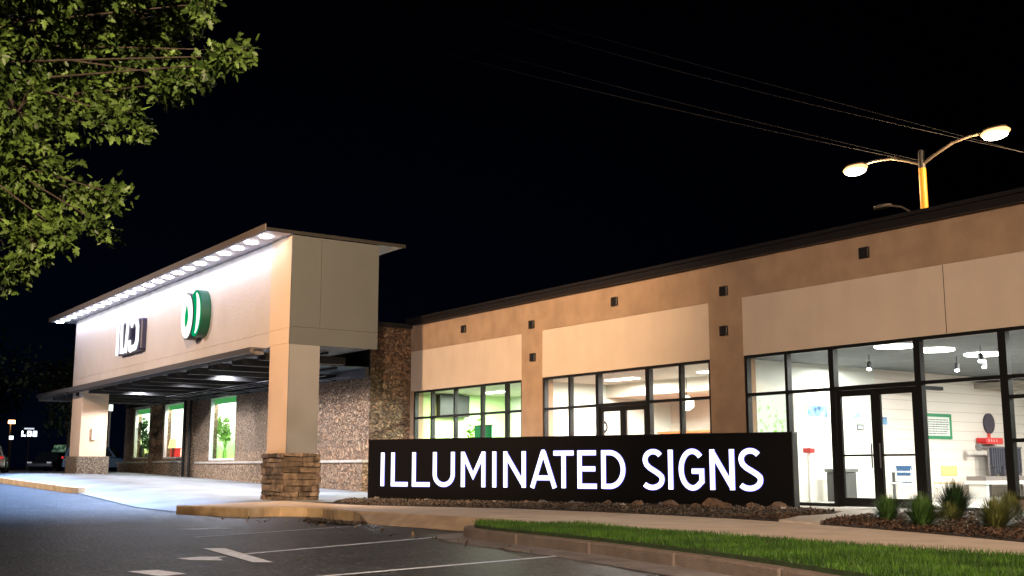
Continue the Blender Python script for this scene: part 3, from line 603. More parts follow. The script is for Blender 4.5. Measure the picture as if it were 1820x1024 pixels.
leafplant('potted_plant', 'leafy plant in a white bottle vase in the rightmost stone shop window', (-49.1, 18.38, 1.18), .8, 22, .45, lg, (.2,.95), vw, .4, 'plants on display in the stone shop windows')
leafplant('potted_plant', 'tall thin stemmed plant in a clear slim vase in the rightmost stone shop window', (-47.9, 18.4, 1.18), 1.3, 24, .40, lg, (.1,.5), lg, .5, 'plants on display in the stone shop windows')
for x, z, lb in ((-55.0, 1.30, 'yellow shaded lamp in the middle stone shop window'),):
    t = wthing('table_lamp', lb, 'lamp', (x, 18.4, z)); MB().tube([(x,18.4,z),(x,18.4,z+.5)], [.12,.03], 12).build('lamp_base', mat('lamp_red', (.6,.06,.03), .4), t)
    MB().tube([(x,18.4,z+.5),(x,18.4,z+.95)], [.3,.24], 20).build('lamp_shade', emat('shade_yellow', (1,.85,.35), 2.0), t)
t = wthing('red_box', 'small red box on the sill of the middle stone shop window', 'box', (-54.1, 18.3, 1.3)); MB().box(-54.3,-53.9,18.2,18.5,1.3,1.75).build('body', mat('red_card', (.6,.02,.02), .5), t, bevel=.01); MB().box(-54.32,-53.88,18.18,18.52,1.75,1.8).build('lid', mat('red_card_lid', (.5,.02,.02), .5), t)

# ------------------------------------------------------------------ long retail building
rb = wthing('retail_building', 'long brown and cream shop building with dark framed glazing', 'building', (-18, 20, 0))
FY = 19.43; XL, XR = -33.6, -3.0
MB().box(XL, XR, FY, FY+.4, 4.8, 5.69).box(-33.6,-33.38,FY,FY+.4,-.1,3.45).box(-27.05,-26.04,FY,FY+.4,-.1,4.8).box(-19.3,-18.22,FY,FY+.4,-.1,4.8).box(-5,XR,FY,FY+.4,-.1,4.8).build('wall', M['brown'], rb)
for a, b in ((-33.6,-27.05), (-26.04,-19.3), (-18.22,-5)):
    MB().box(a, b, FY+.018, FY+.38, 3.43, 4.8).build('sign_band_panel', M['cream'], rb)
MB().box(XL-.05, XR, FY-.14, FY+.5, 5.69, 5.92).box(XL-.05, XR, FY-.19, FY-.14, 5.86, 5.94).build('coping', M['coping'], rb)
MB().box(-33.2, XR, FY+.5, 36, 5.3, 5.4).build('roof', M['roof'], rb)
for x, z in ((-30.2,5.26),(-26.5,5.02),(-26.45,4.05),(-22.75,5.25),(-18.75,5.02),(-18.78,4.07),(-14.69,5.31)):
    MB().box(x-.12, x+.12, FY-.07, FY-.001, z-.115, z+.115).build('wall_box', M['blackvent'], rb, bevel=.01)
GY = FY+.09
def glazing(x0, x1, z0, z1, xm, zm, skip=()):
    """frame mesh with mullions xm and transoms zm; one pane per cell"""
    fr = MB(); fw = .035
    def vbar(x, w_): fr.box(x-w_, x+w_, GY-.06, GY+.08, z0, z1)
    X_ = [x0+.04]+list(xm)+[x1-.04]
    for x in X_: vbar(x, .04)
    for a, b in zip(X_, X_[1:]):
        for z in [z0+.03]+list(zm)+[z1-.035]:
            if (a, z) in skip: continue
            fr.box(a+.04, b-.04, GY-.058, GY+.078, z-fw, z+fw)
    f_ = fr.build('window', M['darkmetal'], rb)
    Z_ = [z0+.03]+list(zm)+[z1-.035]
    for i, (a, b) in enumerate(zip(X_, X_[1:])):
        for j, (c, d) in enumerate(zip(Z_, Z_[1:])):
            if (i, j) in skip: continue
            MB().box(a+.04, b-.04, GY, GY+.008, c+fw, d-fw).build('pane', M['glass'], f_)
    return f_
glazing(-33.38, -27.05, .1, 3.43, (-32.25,-30.82,-29.25,-27.92), (2.52,))
glazing(-26.04, -23.58, .1, 3.43, (-24.82,), (2.52,))
glazing(-21.58, -19.3, .1, 3.43, (-20.38,), (2.52,))
glazing(-18.22, -15.72, .05, 3.43, (-16.98,), (2.52,))
glazing(-13.62, -11.78, .05, 3.43, (), (2.52,))
glazing(-11.78, -5.0, .28, 3.43, (-9.4,-7.2), (1.35,2.15,2.52))
MB().box(-11.78, -5, FY+.02, FY+.38, -.1, .28).build('knee_wall', M['brown'], rb)
def doorset(x0, x1, leaves, zt=2.5, zhead=3.43):
    glf = MB().box(x0, x0+.06, GY-.07, GY+.09, 0.05, zhead).box(x1-.06, x1, GY-.07, GY+.09, .05, zhead).box(x0+.06, x1-.06, GY-.07, GY+.09, zt-.03, zt+.06).box(x0+.06, x1-.06, GY-.068, GY+.088, zhead-.07, zhead).build('door_frame', M['darkmetal'], rb)
    MB().box(x0+.06, x1-.06, GY, GY+.008, zt+.06, zhead-.07).build('pane', M['glass'], glf)
    xm = (x0+x1)/2
    for (a, b, hx) in ((x0+.065, xm-.004, xm-.1), (xm+.004, x1-.065, xm+.1)):
        d = MB(); d.box(a, a+.11, GY-.03, GY+.03, .06, zt-.035).box(b-.11, b, GY-.03, GY+.03, .06, zt-.035).box(a+.11, b-.11, GY-.028, GY+.028, .06, .24).box(a+.11, b-.11, GY-.028, GY+.028, zt-.16, zt-.035).box(a+.11, b-.11, GY-.026, GY+.026, 1.09, 1.13)
        dd = d.build('door', M['darkmetal'], rb)
        MB().box(a+.11, b-.11, GY-.004, GY+.004, .24, 1.09).build('glass', M['glass'], dd)
        MB().box(a+.11, b-.11, GY-.004, GY+.004, 1.13, zt-.16).build('glass', M['glass'], dd)
        MB().tube([(hx, GY-.09, .85), (hx, GY-.09, 1.35)], .015, 8).build('handle', M['steel'], dd)
doorset(-15.72, -13.62, 2); doorset(-23.58, -21.58, 2)
for x in (-12.9,): MB().box(x-.006, x+.006, FY+.014, FY+.0179, 3.44, 4.79).build('control_joint', M['blackvent'], rb)
# interiors
wl = mat('inner_wall_white', (.74,.75,.70), .8); wg = mat('inner_wall_green', (.74,.78,.70), .8); wlime = mat('inner_wall_lime', (.50,.68,.32), .8); wc = mat('inner_wall_cream', (.78,.72,.62), .8)
cd = mat('ceiling_dark', (.085,.095,.10), .8, var=.2, vscale=2); cw = mat('ceiling_white', (.75,.73,.66), .8); fl = mat('floor_tile', (.45,.43,.40), .25, var=.15, vscale=2)
ship = bpy.data.materials.new('shiplap'); ship.use_nodes = True
n = ship.node_tree.nodes; L = ship.node_tree.links; t_ = n.new('ShaderNodeTexCoord'); s_ = n.new('ShaderNodeSeparateXYZ'); L.new(t_.outputs['Object'], s_.inputs[0])
md = n.new('ShaderNodeMath'); md.operation = 'MODULO'; md.inputs[1].default_value = .27; L.new(s_.outputs['Z'], md.inputs[0])
gt = n.new('ShaderNodeMath'); gt.operation = 'LESS_THAN'; gt.inputs[1].default_value = .016; L.new(md.outputs[0], gt.inputs[0])
mx = n.new('ShaderNodeMixRGB'); mx.inputs[1].default_value = (.76,.68,.62,1); mx.inputs[2].default_value = (.52,.45,.40,1); L.new(gt.outputs[0], mx.inputs[0]); L.new(mx.outputs[0], n['Principled BSDF'].inputs['Base Color'])
MB().box(-33.55, XR, FY+.38, 34, -.1, .03).build('floor', fl, rb)
MB().box(-33.55, XR, 33.5, 33.7, .03, 5.3).build('rear_wall', wl, rb)
MB().box(-33.59, -33.5, 19.62, 33.5, .03, 3.4).build('partition', wlime, rb)
MB().box(-27.3, -26.95, 19.84, 25.5, .03, 3.4).build('partition', wg, rb)
MB().box(-33.5, -27.3, 23.6, 23.75, .03, 3.4).build('partition', wg, rb)
MB().box(-26.95, -19.4, 25.3, 25.45, .03, 3.4).build('partition', wc, rb)
MB().box(-19.4, -19.25, 19.84, 25.6, .03, 3.5).build('partition', wl, rb)
MB().box(-19.4, -19.252, 25.6, 33.5, .03, 3.5).build('partition', ship, rb)
MB().box(-33.5, -19.4, 19.82, 25.45, 3.4, 3.46).build('ceiling', cw, rb)
MB().box(-19.25, XR, 19.82, 33.5, 3.5, 3.56).build('ceiling', cd, rb)
MB().box(-26.95, -19.4, 22.6, 25.3, 3.0, 3.4).build('soffit', wc, rb)
lamp_w = emat('panel_light', (1,.98,.95), 12)
for (x, y) in ((-15.2,20.95),(-15.15,22.35),(-15.1,24.15),(-15.1,27.2),(-15.1,30.5),(-10.2,21.6),(-10.2,25),(-10.2,29)):
    MB().disc((x, y, 3.475), .42, .04, n=28).build('round_ceiling_light', lamp_w, rb)
for (x, y, p_) in ((-15.2,21.8,310),(-15.1,25.2,430),(-15.1,29.5,520),(-10.2,22.5,260),(-10.2,28,320),(-18.3,23.5,160)):
    light('room_light', 'AREA', (x, y, 3.40), p_, (1,.98,.93), rb, rot=(0,0,0), shape='DISK', size=.9)
for (x, y, c, p_) in ((-31.6,21.6,(.88,1,.82),620),(-29,21.4,(.92,1,.88),600),(-24.8,21.4,(1,.93,.88),560),(-21.2,21.6,(1,.90,.86),600),(-22.9,24.6,(1,.9,.86),380)):
    light('room_light', 'AREA', (x, y, 3.32 if y < 22.6 else 2.95), p_, c, rb, rot=(0,0,0), shape='DISK', size=.8)
    MB().box(x-.6, x+.6, y-.15, y+.15, (3.37 if y < 22.6 else 2.97), (3.395 if y < 22.6 else 2.995)).build('ceiling_light', lamp_w, rb)
for (x, y) in ((-16.9,22.3),(-15.9,24.3),(-15.0,24.0),(-14.2,22.6)):
    mb = MB().tube([(x, y, 3.5), (x, y, 3.3)], .012, 6).tube([(x, y, 3.32), (x+.05, y-.08, 3.16)], .055, 10); tl = mb.build('track_spotlight', M['steel'], rb)
    MB().tube([(x+.05, y-.08, 3.16), (x+.053, y-.084, 3.15)], .05, 10).build('lens', M['led'], tl)
MB().box(-19.25, -18.4, 30.2, 31.9, 3.15, 3.3).build('bulkhead', mat('bulkhead', (.25,.22,.19), .7), rb)
MB().box(-18.6, -18.45, 25.3, 27.5, 2.95, 3.05).build('curtain_rail', M['darkmetal'], rb)
MB().box(-33.45, -33.2, 20.4, 21.6, 2.6, 3.35).build('louvre', M['darkmetal'], rb)

def picture(name, label, cat, x, y0, y1, z0, z1, fm, im, fw=.03, extra=None):
    t = wthing(name, label, cat, (x, (y0+y1)/2, z0))
    MB().box(x+.002, x+.03, y0, y1, z0, z0+fw).box(x+.002, x+.03, y0, y1, z1-fw, z1).box(x+.002, x+.03, y0, y0+fw, z0+fw, z1-fw).box(x+.002, x+.03, y1-fw, y1, z0+fw, z1-fw).build('frame', fm, t)
    MB().box(x+.002, x+.018, y0+fw, y1-fw, z0+fw, z1-fw).build('print', im, t)
    return t
blue = mat('blue_print', (.02,.10,.30), .4, var=.7, vscale=6, col2=(.25,.5,.75)); pale = mat('pale_blue_print', (.25,.5,.6), .4, var=.4, vscale=8, col2=(.7,.8,.85))
picture('framed_picture', 'blue framed picture on the white wall left of the entrance door', 'picture', -19.25, 22.74, 23.6, 2.12, 2.46, M['white'], blue)
picture('framed_picture', 'pale blue framed picture seen through the left leaf of the entrance door', 'picture', -19.25, 24.4, 25.05, 2.03, 2.33, M['white'], pale)
picture('framed_picture', 'small grey framed notice below the pale blue picture', 'picture', -19.25, 24.75, 25.0, 1.85, 1.99, M['steel'], pale, .02)
picture('framed_picture', 'narrow blue picture seen through the right leaf of the entrance door', 'picture', -19.25, 25.72, 26.05, 1.98, 2.24, M['white'], blue)
nb = picture('notice_board', 'green framed notice board with lines of small print on the boarded wall', 'notice board', -19.25, 27.7, 28.95, 1.66, 2.37, mat('board_green', (.03,.22,.10), .5), M['white'], .09)
mb = MB()
for i in range(7):
    y = 27.85
    while y < 28.75:
        l_ = random.uniform(.04, .16); mb.box(-19.23, -19.226, y, min(y+l_, 28.8), 1.80+i*.065, 1.82+i*.065); y += l_+.03
mb.build('print_line', mat('ink', (.03,.05,.04), .5), nb)
t = wthing('wall_ornament', 'dark oval ornament on the boarded wall above a red tray', 'ornament', (-19.2, 30.8, 1.7))
MB().disc((-19.22, 30.8, 2.15), .27, .05, 'x', 28, ry=.30).build('oval_panel', mat('oval_dark', (.04,.03,.05), .5), t)
MB().box(-19.245, -19.2, 30.72, 30.82, 1.72, 1.9).build('stem', mat('ornament_red', (.7,.08,.05), .5), t)
t = wthing('red_tray', 'red tray with pale lettering standing on the grey rack', 'tray', (-19.0, 30.5, 1.55))
MB().box(-19.2, -18.9, 30.1, 30.95, 1.54, 1.57).box(-18.92, -18.9, 30.1, 30.95, 1.57, 1.72).box(-19.2,-19.18,30.1,30.95,1.57,1.72).build('tray_body', mat('tray_red', (.6,.03,.03), .4), t)
mb = MB()
for i, y in enumerate((30.2,30.33,30.46,30.6)): mb.box(-18.898, -18.895, y, y+.07, 1.61, 1.63).box(-18.898, -18.895, y+.02, y+.04, 1.61, 1.68)
mb.build('lettering', M['white'], t)
t = wthing('display_rack', 'grey tubular rack with a round end against the boarded wall', 'rack', (-18.8, 30.4, .05)); rk = mat('rack_grey', (.22,.2,.21), .4, metal=.6)
MB().tube([(-18.8,29.6,1.44),(-18.8,31.7,1.44)], .03, 8).tube([(-18.8,30.0,.05),(-18.8,30.0,1.44)], .03, 8).tube([(-18.8,31.6,.05),(-18.8,31.6,1.44)], .03, 8).tube([(-18.8,30.0,.9),(-18.8,31.6,.9)], .015, 6).build('frame', rk, t)
MB().disc((-18.8,29.55,1.44), .11, .1, 'x', 18).build('round_end', rk, t)
mb = MB()
for i in range(14):
    y = 30.1+i*.11; z = random.uniform(.55,.95); mb.box(-18.85-random.random()*.06, -18.75, y, y+.07, z, 1.42)
mb.build('hanging_sample', mat('dark_cloth', (.05,.05,.07), .8), t)
t = wthing('low_bench', 'low white bench with a grey seat pad beside the boarded wall', 'bench', (-18.6, 30.5, .05))
MB().box(-18.95,-18.3,29.0,32.2,.40,.50).build('seat', M['white'], t); MB().box(-18.93,-18.32,29.05,32.15,.501,.62).build('seat_pad', mat('pad_grey', (.2,.17,.16), .8), t)
for y in (29.1, 32.0): MB().box(-18.9,-18.35,y,y+.1,.03,.40).build('leg', M['white'], t)
t = wthing('waste_bin', 'dark square waste bin inside the glazing left of the entrance door', 'bin', (-18.6, 23.2, .03)); MB().box(-18.85,-18.35,22.95,23.5,.03,.75).build('bin_body', mat('bin_dark', (.07,.07,.07), .5), t, bevel=.02); MB().box(-18.88,-18.32,22.92,23.53,.751,.83).build('lid', mat('bin_lid', (.12,.12,.12), .5), t)
t = wthing('sanitiser_stand', 'white floor stand with a red top inside the glazing beside the dark bin', 'stand', (-17.9, 21.2, .03))
MB().disc((-17.9,21.2,.045), .17, .03).build('foot', M['steel'], t); MB().tube([(-17.9,21.2,.06),(-17.9,21.2,1.2)], .045, 10).build('column', M['white'], t); MB().box(-18.02,-17.78,21.12,21.3,1.2,1.32).build('dispenser', mat('disp_red', (.5,.03,.03), .4), t, bevel=.02)
t = wthing('pendant_lamp', 'bright glowing pendant lamp in the middle shop', 'lamp', (-23.2,22.4,2.6)); MB().tube([(-23.2,22.4,3.38),(-23.2,22.4,2.85)], .01, 6).build('cord', M['blackvent'], t); MB().tube([(-23.2,22.4,2.86),(-23.2,22.4,2.75),(-23.2,22.4,2.55),(-23.2,22.4,2.45)], [.05,.2,.2,.06], 18).build('globe', emat('globe', (1,.96,.88), 6), t)
for nm, lb, x0_, y0_, w_, nsh in (('shelf_unit','white shelf unit stocked with small boxes at the rear of the middle shop',-24.9,25.05,2.2,4),('shelf_unit','white shelf unit stocked with green packs at the rear of the left shop',-31.5,23.35,2.6,5),('shelf_unit','long low shelf unit against the rear wall of the entrance shop',-16.5,33.1,5,4)):
    t = wthing(nm, lb, 'shelf', (x0_, y0_, .03), 'stocked shelf units in the shops'); mb = MB().box(x0_,x0_+.04,y0_,y0_+.24,.03,2.3).box(x0_+w_-.04,x0_+w_,y0_,y0_+.24,.03,2.3)
    for i in range(nsh+1): mb.box(x0_+.04,x0_+w_-.04,y0_+.002,y0_+.238,.1+i*2.1/nsh,.13+i*2.1/nsh)
    mb.build('shelf_frame', M['white'], t)
    for c_ in range(3):
        mb = MB()
        for i in range(nsh):
            x = x0_+.08+c_*.13
            while x < x0_+w_-.2:
                hh = random.uniform(.12,.36); mb.box(x,x+.11,y0_+.03,y0_+.2,.131+i*2.1/nsh,.131+i*2.1/nsh+hh); x += random.uniform(.36,.6)
        mb.build('stocked_goods', mat('goods', [(.5,.12,.05),(.05,.30,.12),(.55,.5,.35)][c_] if 'left' not in lb else [(.1,.4,.05),(.02,.25,.1),(.5,.6,.2)][c_], .5), t)['kind'] = 'stuff'
def chair(label, loc, rz, seatm, group):
    t = thing('cafe_chair', label, 'chair', loc, rz, group)
    MB().box(-.22,.22,-.22,.22,.44,.47).build('seat', seatm, t, bevel=.015)
    MB().box(-.21,.21,.20,.23,.62,.88).build('backrest', seatm, t, bevel=.01)
    for a in (-.19,.19):
        for b in (-.19,.19): MB().tube([(a,b,.44),(a*1.12,b*1.12,0)], .013, 6).build('leg', M['white'], t)
        MB().tube([(a,.19,.46),(a,.215,.88)], .013, 6).build('back_post', M['white'], t)
    return t
cb = mat('chair_blue', (.03,.09,.20), .5); cwt = mat('chair_white', (.7,.7,.68), .5); cor = mat('chair_tan', (.5,.3,.12), .5)
for lb, x, y, rz, mm in (('blue backed chair at the far side of the round white table', -18.5,25.5,.3,cb), ('white chair nearest the entrance door at the white table', -17.4,23.5,2.8,cwt), ('tan chair at the right of the white table', -17.0,25.2,4.2,cor)):
    chair(lb, (x, y, .03), rz, mm, 'chairs round the white table')
t = wthing('round_table', 'round white pedestal table behind the entrance door', 'table', (-18.0,24.5,.03)); MB().disc((-18.0,24.5,.76), .5, .03, n=32).build('tabletop', M['white'], t); MB().tube([(-18.0,24.5,.06),(-18.0,24.5,.745)], .04, 10).build('pedestal', M['steel'], t); MB().disc((-18.0,24.5,.045), .28, .03).build('foot', M['steel'], t)
t = wthing('sales_counter', 'cream counter with orange wood top in the middle shop', 'counter', (-23.5,24.5,.03)); MB().box(-26.2,-21.2,24.2,24.8,.03,1.9).build('counter_body', mat('counter_cream', (.75,.65,.5), .5), t); MB().box(-26.3,-21.1,24.1,24.85,1.9,1.96).build('worktop', mat('orange_wood', (.45,.17,.05), .4), t)
t = wthing('red_cabinet', 'red cabinet behind the door of the middle shop', 'cabinet', (-26.3,23,.03)); MB().box(-26.8,-25.2,23.0,23.5,.03,1.85).build('cabinet_body', mat('cab_red', (.6,.06,.04), .5), t, bevel=.02); MB().box(-26.78,-25.22,22.985,22.998,1.0,1.02).build('door_gap', M['blackvent'], t)
t = wthing('wall_clock', 'round dark wall clock in the middle shop', 'clock', (-26.9,22.4,2.1)); MB().disc((-26.92,22.4,2.1), .2, .05, 'x', 28).build('clock_rim', M['blackvent'], t); MB().disc((-26.893,22.4,2.1), .12, .01, 'x', 28).build('clock_face', M['white'], t)
t = wthing('green_banner', 'tall green hanging banner in the left shop window', 'banner', (-34,21,1)); dg = mat('banner_green', (.01,.22,.07), .6, emit=(0,.2,.06), es=.1)
MB().box(-30.75,-29.75,20.2,20.22,.9,2.2).build('cloth', dg, t); MB().tube([(-30.8,20.21,2.2),(-29.7,20.21,2.2)], .02, 8).build('rod', M['steel'], t)
leafplant('potted_plant', 'bright green climbing plant by the left shop window', (-31.5,20.6,.03), 1.6, 26, .22, mat('bright_leaf', (.15,.45,.03), .6), (.2,.8), vw, .35)
leafplant('potted_plant', 'small green plant low at the right end of the left shop window', (-28.1,20.8,.03), 1.2, 20, .2, lg, (.18,.7), vw, .3)
fa = csp(1346, 765, 20.5); fb = csp(1401, 700, 20.5)
fp = bpy.data.materials.new('foliage_print'); fp.use_nodes = True; n = fp.node_tree.nodes; n.clear(); L = fp.node_tree.links; o = n.new('ShaderNodeOutputMaterial'); e_ = n.new('ShaderNodeEmission'); e_.inputs[1].default_value = 1.2
tq = n.new('ShaderNodeTexCoord'); no = n.new('ShaderNodeTexNoise'); no.inputs['Scale'].default_value = 6; no.inputs['Detail'].default_value = 8; L.new(tq.outputs['Object'], no.inputs[0]); sq = n.new('ShaderNodeSeparateXYZ'); L.new(tq.outputs['Generated'], sq.inputs[0]); ma = n.new('ShaderNodeMath'); ma.operation = 'MULTIPLY_ADD'; ma.inputs[1].default_value = .35; L.new(sq.outputs['Z'], ma.inputs[0]); L.new(no.outputs['Fac'], ma.inputs[2])
rq = n.new('ShaderNodeValToRGB'); L.new(ma.outputs[0], rq.inputs[0]); rq.color_ramp.elements[0].position = .45; rq.color_ramp.elements[0].color = (.08,.35,.02,1); rq.color_ramp.elements[1].position = .72; rq.color_ramp.elements[1].color = (.95,1,.85,1); q_ = rq.color_ramp.elements.new(.58); q_.color = (.4,.8,.12,1); L.new(rq.outputs[0], e_.inputs[0]); L.new(e_.outputs[0], o.inputs['Surface'])
t = wthing('backlit_display', 'backlit leafy green display panel behind the glass above the right end of the black sign', 'display panel', (fa[0], 20.5, .03))
MB().box(fa[0]-.4, fb[0]+.05, 20.5, 20.56, .6, fb[1]).build('lit_print', fp, t); MB().box(fa[0]-.44, fb[0]+.09, 20.565, 20.62, .03, fb[1]+.04).build('panel_case', M['white'], t)
leafplant('potted_plant', 'bushy plant in a tall grey planter at the right edge window', (-11.9,21.2,.03), 1.0, 30, .25, lg, (.3,1.1), mat('planter_grey', (.3,.28,.27), .7), .4)

# ------------------------------------------------------------------ double street lamp behind the building
sl = wthing('street_lamp', 'tall double armed street lamp glowing orange behind the shop roof', 'street lamp', (-20.4, 30, 0))
MB().tube([(-20.4,30,0),(-20.4,30,8.4)], [.15,.12], 14).build('lower_pole', M['steel'], sl)
MB().tube([(-20.4,30,8.4),(-20.4,30,10.05)], [.115,.11], 14).build('lamplit_pole', mat('lamplit_yellow', (.75,.38,.03), .4, emit=(1,.45,.04), es=.35), sl)  # pole section lit by the lamps, its yellow glow put in as emission
MB().tube([(-20.4,30,10.05),(-20.4,30,10.62)], [.11,.10], 14).build('pole', M['steel'], sl)
gp = mat('lamp_arm', (.30,.26,.22), .5, metal=.3)
for sg in (-1, 1):
    MB().tube([(-20.4+sg*.05,30,10.2),(-20.4+sg*.5,30,10.40),(-20.4+sg*1.1,30,10.62),(-20.4+sg*1.7,30,10.68),(-20.4+sg*2.2,30,10.66)], [.06,.055,.05,.045,.04], 10).build('arm', gp, sl)
    hx = -20.4+sg*2.5
    hd = MB().disc((hx,30,10.71), .38, .09, n=24, ry=.17).build('lamp_head', gp, sl, bevel=.04)
    def ell(cx, cz, rx, ry, rz):
        m_ = MB(); n1, n2 = 20, 10
        for j in range(n2+1):
            for i in range(n1): m_.v.append((cx+rx*sin(pi*j/n2)*cos(2*pi*i/n1), 30+ry*sin(pi*j/n2)*sin(2*pi*i/n1), cz+rz*cos(pi*j/n2)))
        for j in range(n2):
            for i in range(n1): a_ = j*n1+i; b_ = j*n1+(i+1) % n1; m_.f.append((a_, a_+n1, b_+n1, b_))
        return m_
    ln = ell(hx, 10.58, .47, .22, .15).build('lens', M.setdefault('shell', emat('street_lens', (1,.50,.2), 2.6)), hd, smoothf=True)
    ell(hx, 10.52, .40, .24, .155).build('bulb', M.setdefault('core', emat('street_bulb', (1,.85,.6), 22)), hd, smoothf=True)
    light('street_light', 'POINT', (hx,30,9.95), 700, (1,.62,.3), sl, shadow_soft_size=.2)
ul = wthing('flood_light', 'unlit arm light poking above the parapet left of the double street lamp', 'light', (-18,26,5.4))
MB().tube([(-17.9,26,5.4),(-17.95,26,7.6),(-18.4,26,7.9),(-18.75,26,8.0)], .03, 8).build('arm', gp, ul); MB().disc((-19.0,26,8.02), .28, .09, ry=.14).build('lamp_head', gp, ul, bevel=.02)
vn = wthing('roof_vent', 'small grey vent standing on the left end of the shop roof', 'vent', (-29.6,22,5.4)); MB().tube([(-30.3,20.6,5.4),(-30.3,20.6,6.05)], .09, 10).build('pipe', M['steel'], vn); MB().disc((-30.3,20.6,6.09), .14, .08).build('cap', M['steel'], vn)
# overhead wires: long catenaries far behind
wm = mat('wire', (.10,.10,.11), .6)
def wire(P3, Yp, label):
    W3 = [csp(px, py, Yp) for px, py in P3]; pts = []
    (x0,z0),(x1,z1),(x2,z2) = W3
    for x in np.linspace(x0, x2, 40):
        z = z0*(x-x1)*(x-x2)/((x0-x1)*(x0-x2))+z1*(x-x0)*(x-x2)/((x1-x0)*(x1-x2))+z2*(x-x0)*(x-x1)/((x2-x0)*(x2-x1)); pts.append((x, Yp, z))
    o = MB().tube(pts, .009, 5).build('overhead_wire', wm); tag(o, label, 'wire', 'overhead wires')
wire([(440,-14),(995,147),(1640,290)], 31.5, 'lowest overhead wire, running down behind the double street lamp')
wire([(520,-18),(1143,166),(1640,287)], 33, 'second overhead wire from below, just above the lowest')
wire([(740,-14),(1143,110),(1900,288)], 32, 'third overhead wire from below, crossing the upper right sky')
wire([(760,-20),(1290,129),(1900,292)], 34, 'topmost overhead wire, crossing the upper right sky')

# ------------------------------------------------------------------ leaves and trees
_lf = [(0,0),(.10,.16),(.34,.10),(.24,.30),(.46,.46),(.20,.52),(.22,.74),(0,1.0),(-.22,.74),(-.20,.52),(-.46,.46),(-.24,.30),(-.34,.10),(-.10,.16)]
LV = np.array([(x*.8, y, -.18*abs(x)-.12*y*y) for x, y in _lf]); LT = []
cidx = len(LV); LV = np.vstack([LV, [(0, .42, 0)]])
for i in range(cidx): LT.append((cidx, i, (i+1) % cidx))
LT = np.array(LT)
def leaves(name, pos, dirs, size, m, parent, simple_=False):
    n = len(pos); d = dirs/np.linalg.norm(dirs, axis=1, keepdims=True); up = rng.normal(0, 1, (n, 3)); up[:, 2] += 1.0
    s = np.cross(d, up); s /= np.linalg.norm(s, axis=1, keepdims=True); nn = np.cross(s, d)
    lv = LV if not simple_ else np.array([(0,0,0),(.3,.5,0),(0,1,0),(-.3,.5,0)]); lt = LT if not simple_ else np.array([(0,1,2),(0,2,3)])
    sz = size*rng.uniform(.6, 1.25, n)
    V = pos[:, None, :] + sz[:, None, None]*(lv[None, :, 0:1]*s[:, None, :]+lv[None, :, 1:2]*d[:, None, :]+lv[None, :, 2:3]*nn[:, None, :])
    F = lt[None]+(np.arange(n)*len(lv))[:, None, None]
    o = npmesh(name, V, F, m, parent); return o
tr = wthing('shade_tree', 'large leafy tree overhanging the upper left of the view', 'tree', (-12.2, -1.6, -.1))
blobs = [(60,60,105),(170,60,100),(265,40,72),(330,22,42),(368,6,18),(120,165,100),(30,200,95),(225,150,58),(295,150,36),(345,140,30),(385,115,24),(412,100,17),(432,90,11),(205,205,34),(245,232,13),(55,290,72),(10,330,65),(60,385,60),(120,365,45),(170,350,28),(205,345,14),(110,415,32),(172,395,10),(188,418,5),(55,430,42),(15,490,26),(35,470,20),(255,90,60),
         (-120,100,160),(-140,300,160),(-110,440,80),(60,-100,150),(220,-100,120),(-250,0,220),(-300,200,200)]
mbw = MB(); base = (-12.2,-1.6,-.2); pos = []; dirs = []
fork = (-12.2,-1.2,3.2); mbw.tube([base, (-12.25,-1.5,1.6), fork], [.26,.2,.17], 12); hub = (-12.9,.6,4.6); mbw.tube([fork, hub], [.16,.11], 10)
mbt = MB()
for (px, py, r_) in blobs:
    dep = random.uniform(11.2, 13.0); c = np.array(at(px, py, dep)); rad = r_/2000*dep
    vdir = c/np.linalg.norm(c); c0 = c+vdir*rad*.55; mid = (np.array(hub)+c0)/2+vdir*.5+np.array([random.uniform(-.3,.3),random.uniform(-.3,.3),random.uniform(-.1,.3)]); mbw.tube([hub, tuple(mid), tuple(c0)], [.022,.012,.005], 6)
    ntip = int(6+ (r_**1.75)*.030*1.2) if px > -60 else int(r_*1.2)
    for k in range(ntip):
        v = rng.normal(0, 1, 3); v /= np.linalg.norm(v); q = c+v*rad*random.uniform(.35, 1.0)*np.array([1,1,.9]); 
        if k % 6 == 0: mbt.tube([tuple(c), tuple((c+q)/2+np.array([0,0,.03])), tuple(q)], [.008,.005,.003], 3, cap=False)
        out = v*.8+np.array([0.1,.1,-.35])
        for j in range(8):
            pos.append(q+rng.normal(0, .055, 3)); dirs.append(out+rng.normal(0, .55, 3))
mbw.v, mbw.f = mbw.v, mbw.f; mbw.add(mbt.v, mbt.f); mbw.build('trunk', M['bark'], tr)
o = leaves('crown', np.array(pos)-np.array((-12.2,-1.6,-.1)), np.array(dirs), .105, M['leaf'], tr)
print('leaves', len(pos))
def far_tree(loc, h, r_, label, n=2600, m='leafdark'):
    t = wthing('far_tree', label, 'tree', loc, 'dark trees beyond the car park'); x, y, z = loc
    MB().tube([(x,y,z),(x+.1,y,z+h*.3),(x,y,z+h*.75)], [.28,.2,.06], 8).build('trunk', M['bark'], t)
    P_ = []; 
    cl = [(rng.normal(0, .45, 3)*np.array([r_,r_,h*.28])+np.array([0,0,h*.62])) for _ in range(14)]
    for c in cl:
        v = rng.normal(0, 1, (n//14, 3)); v /= np.linalg.norm(v, axis=1, keepdims=True); P_.append(c+v*rng.uniform(.5, 1, (n//14, 1))*r_*.42)
    P_ = np.vstack(P_); leaves('crown', P_, rng.normal(0, 1, P_.shape)+[0,0,-.3], .42, M[m], t, True)
far_tree((-92, 14, .6), 13, 5, 'dark tree at the far left edge beyond the parked cars')
far_tree((-97, 24, .6), 11, 4, 'dark tree behind the dark saloon car')
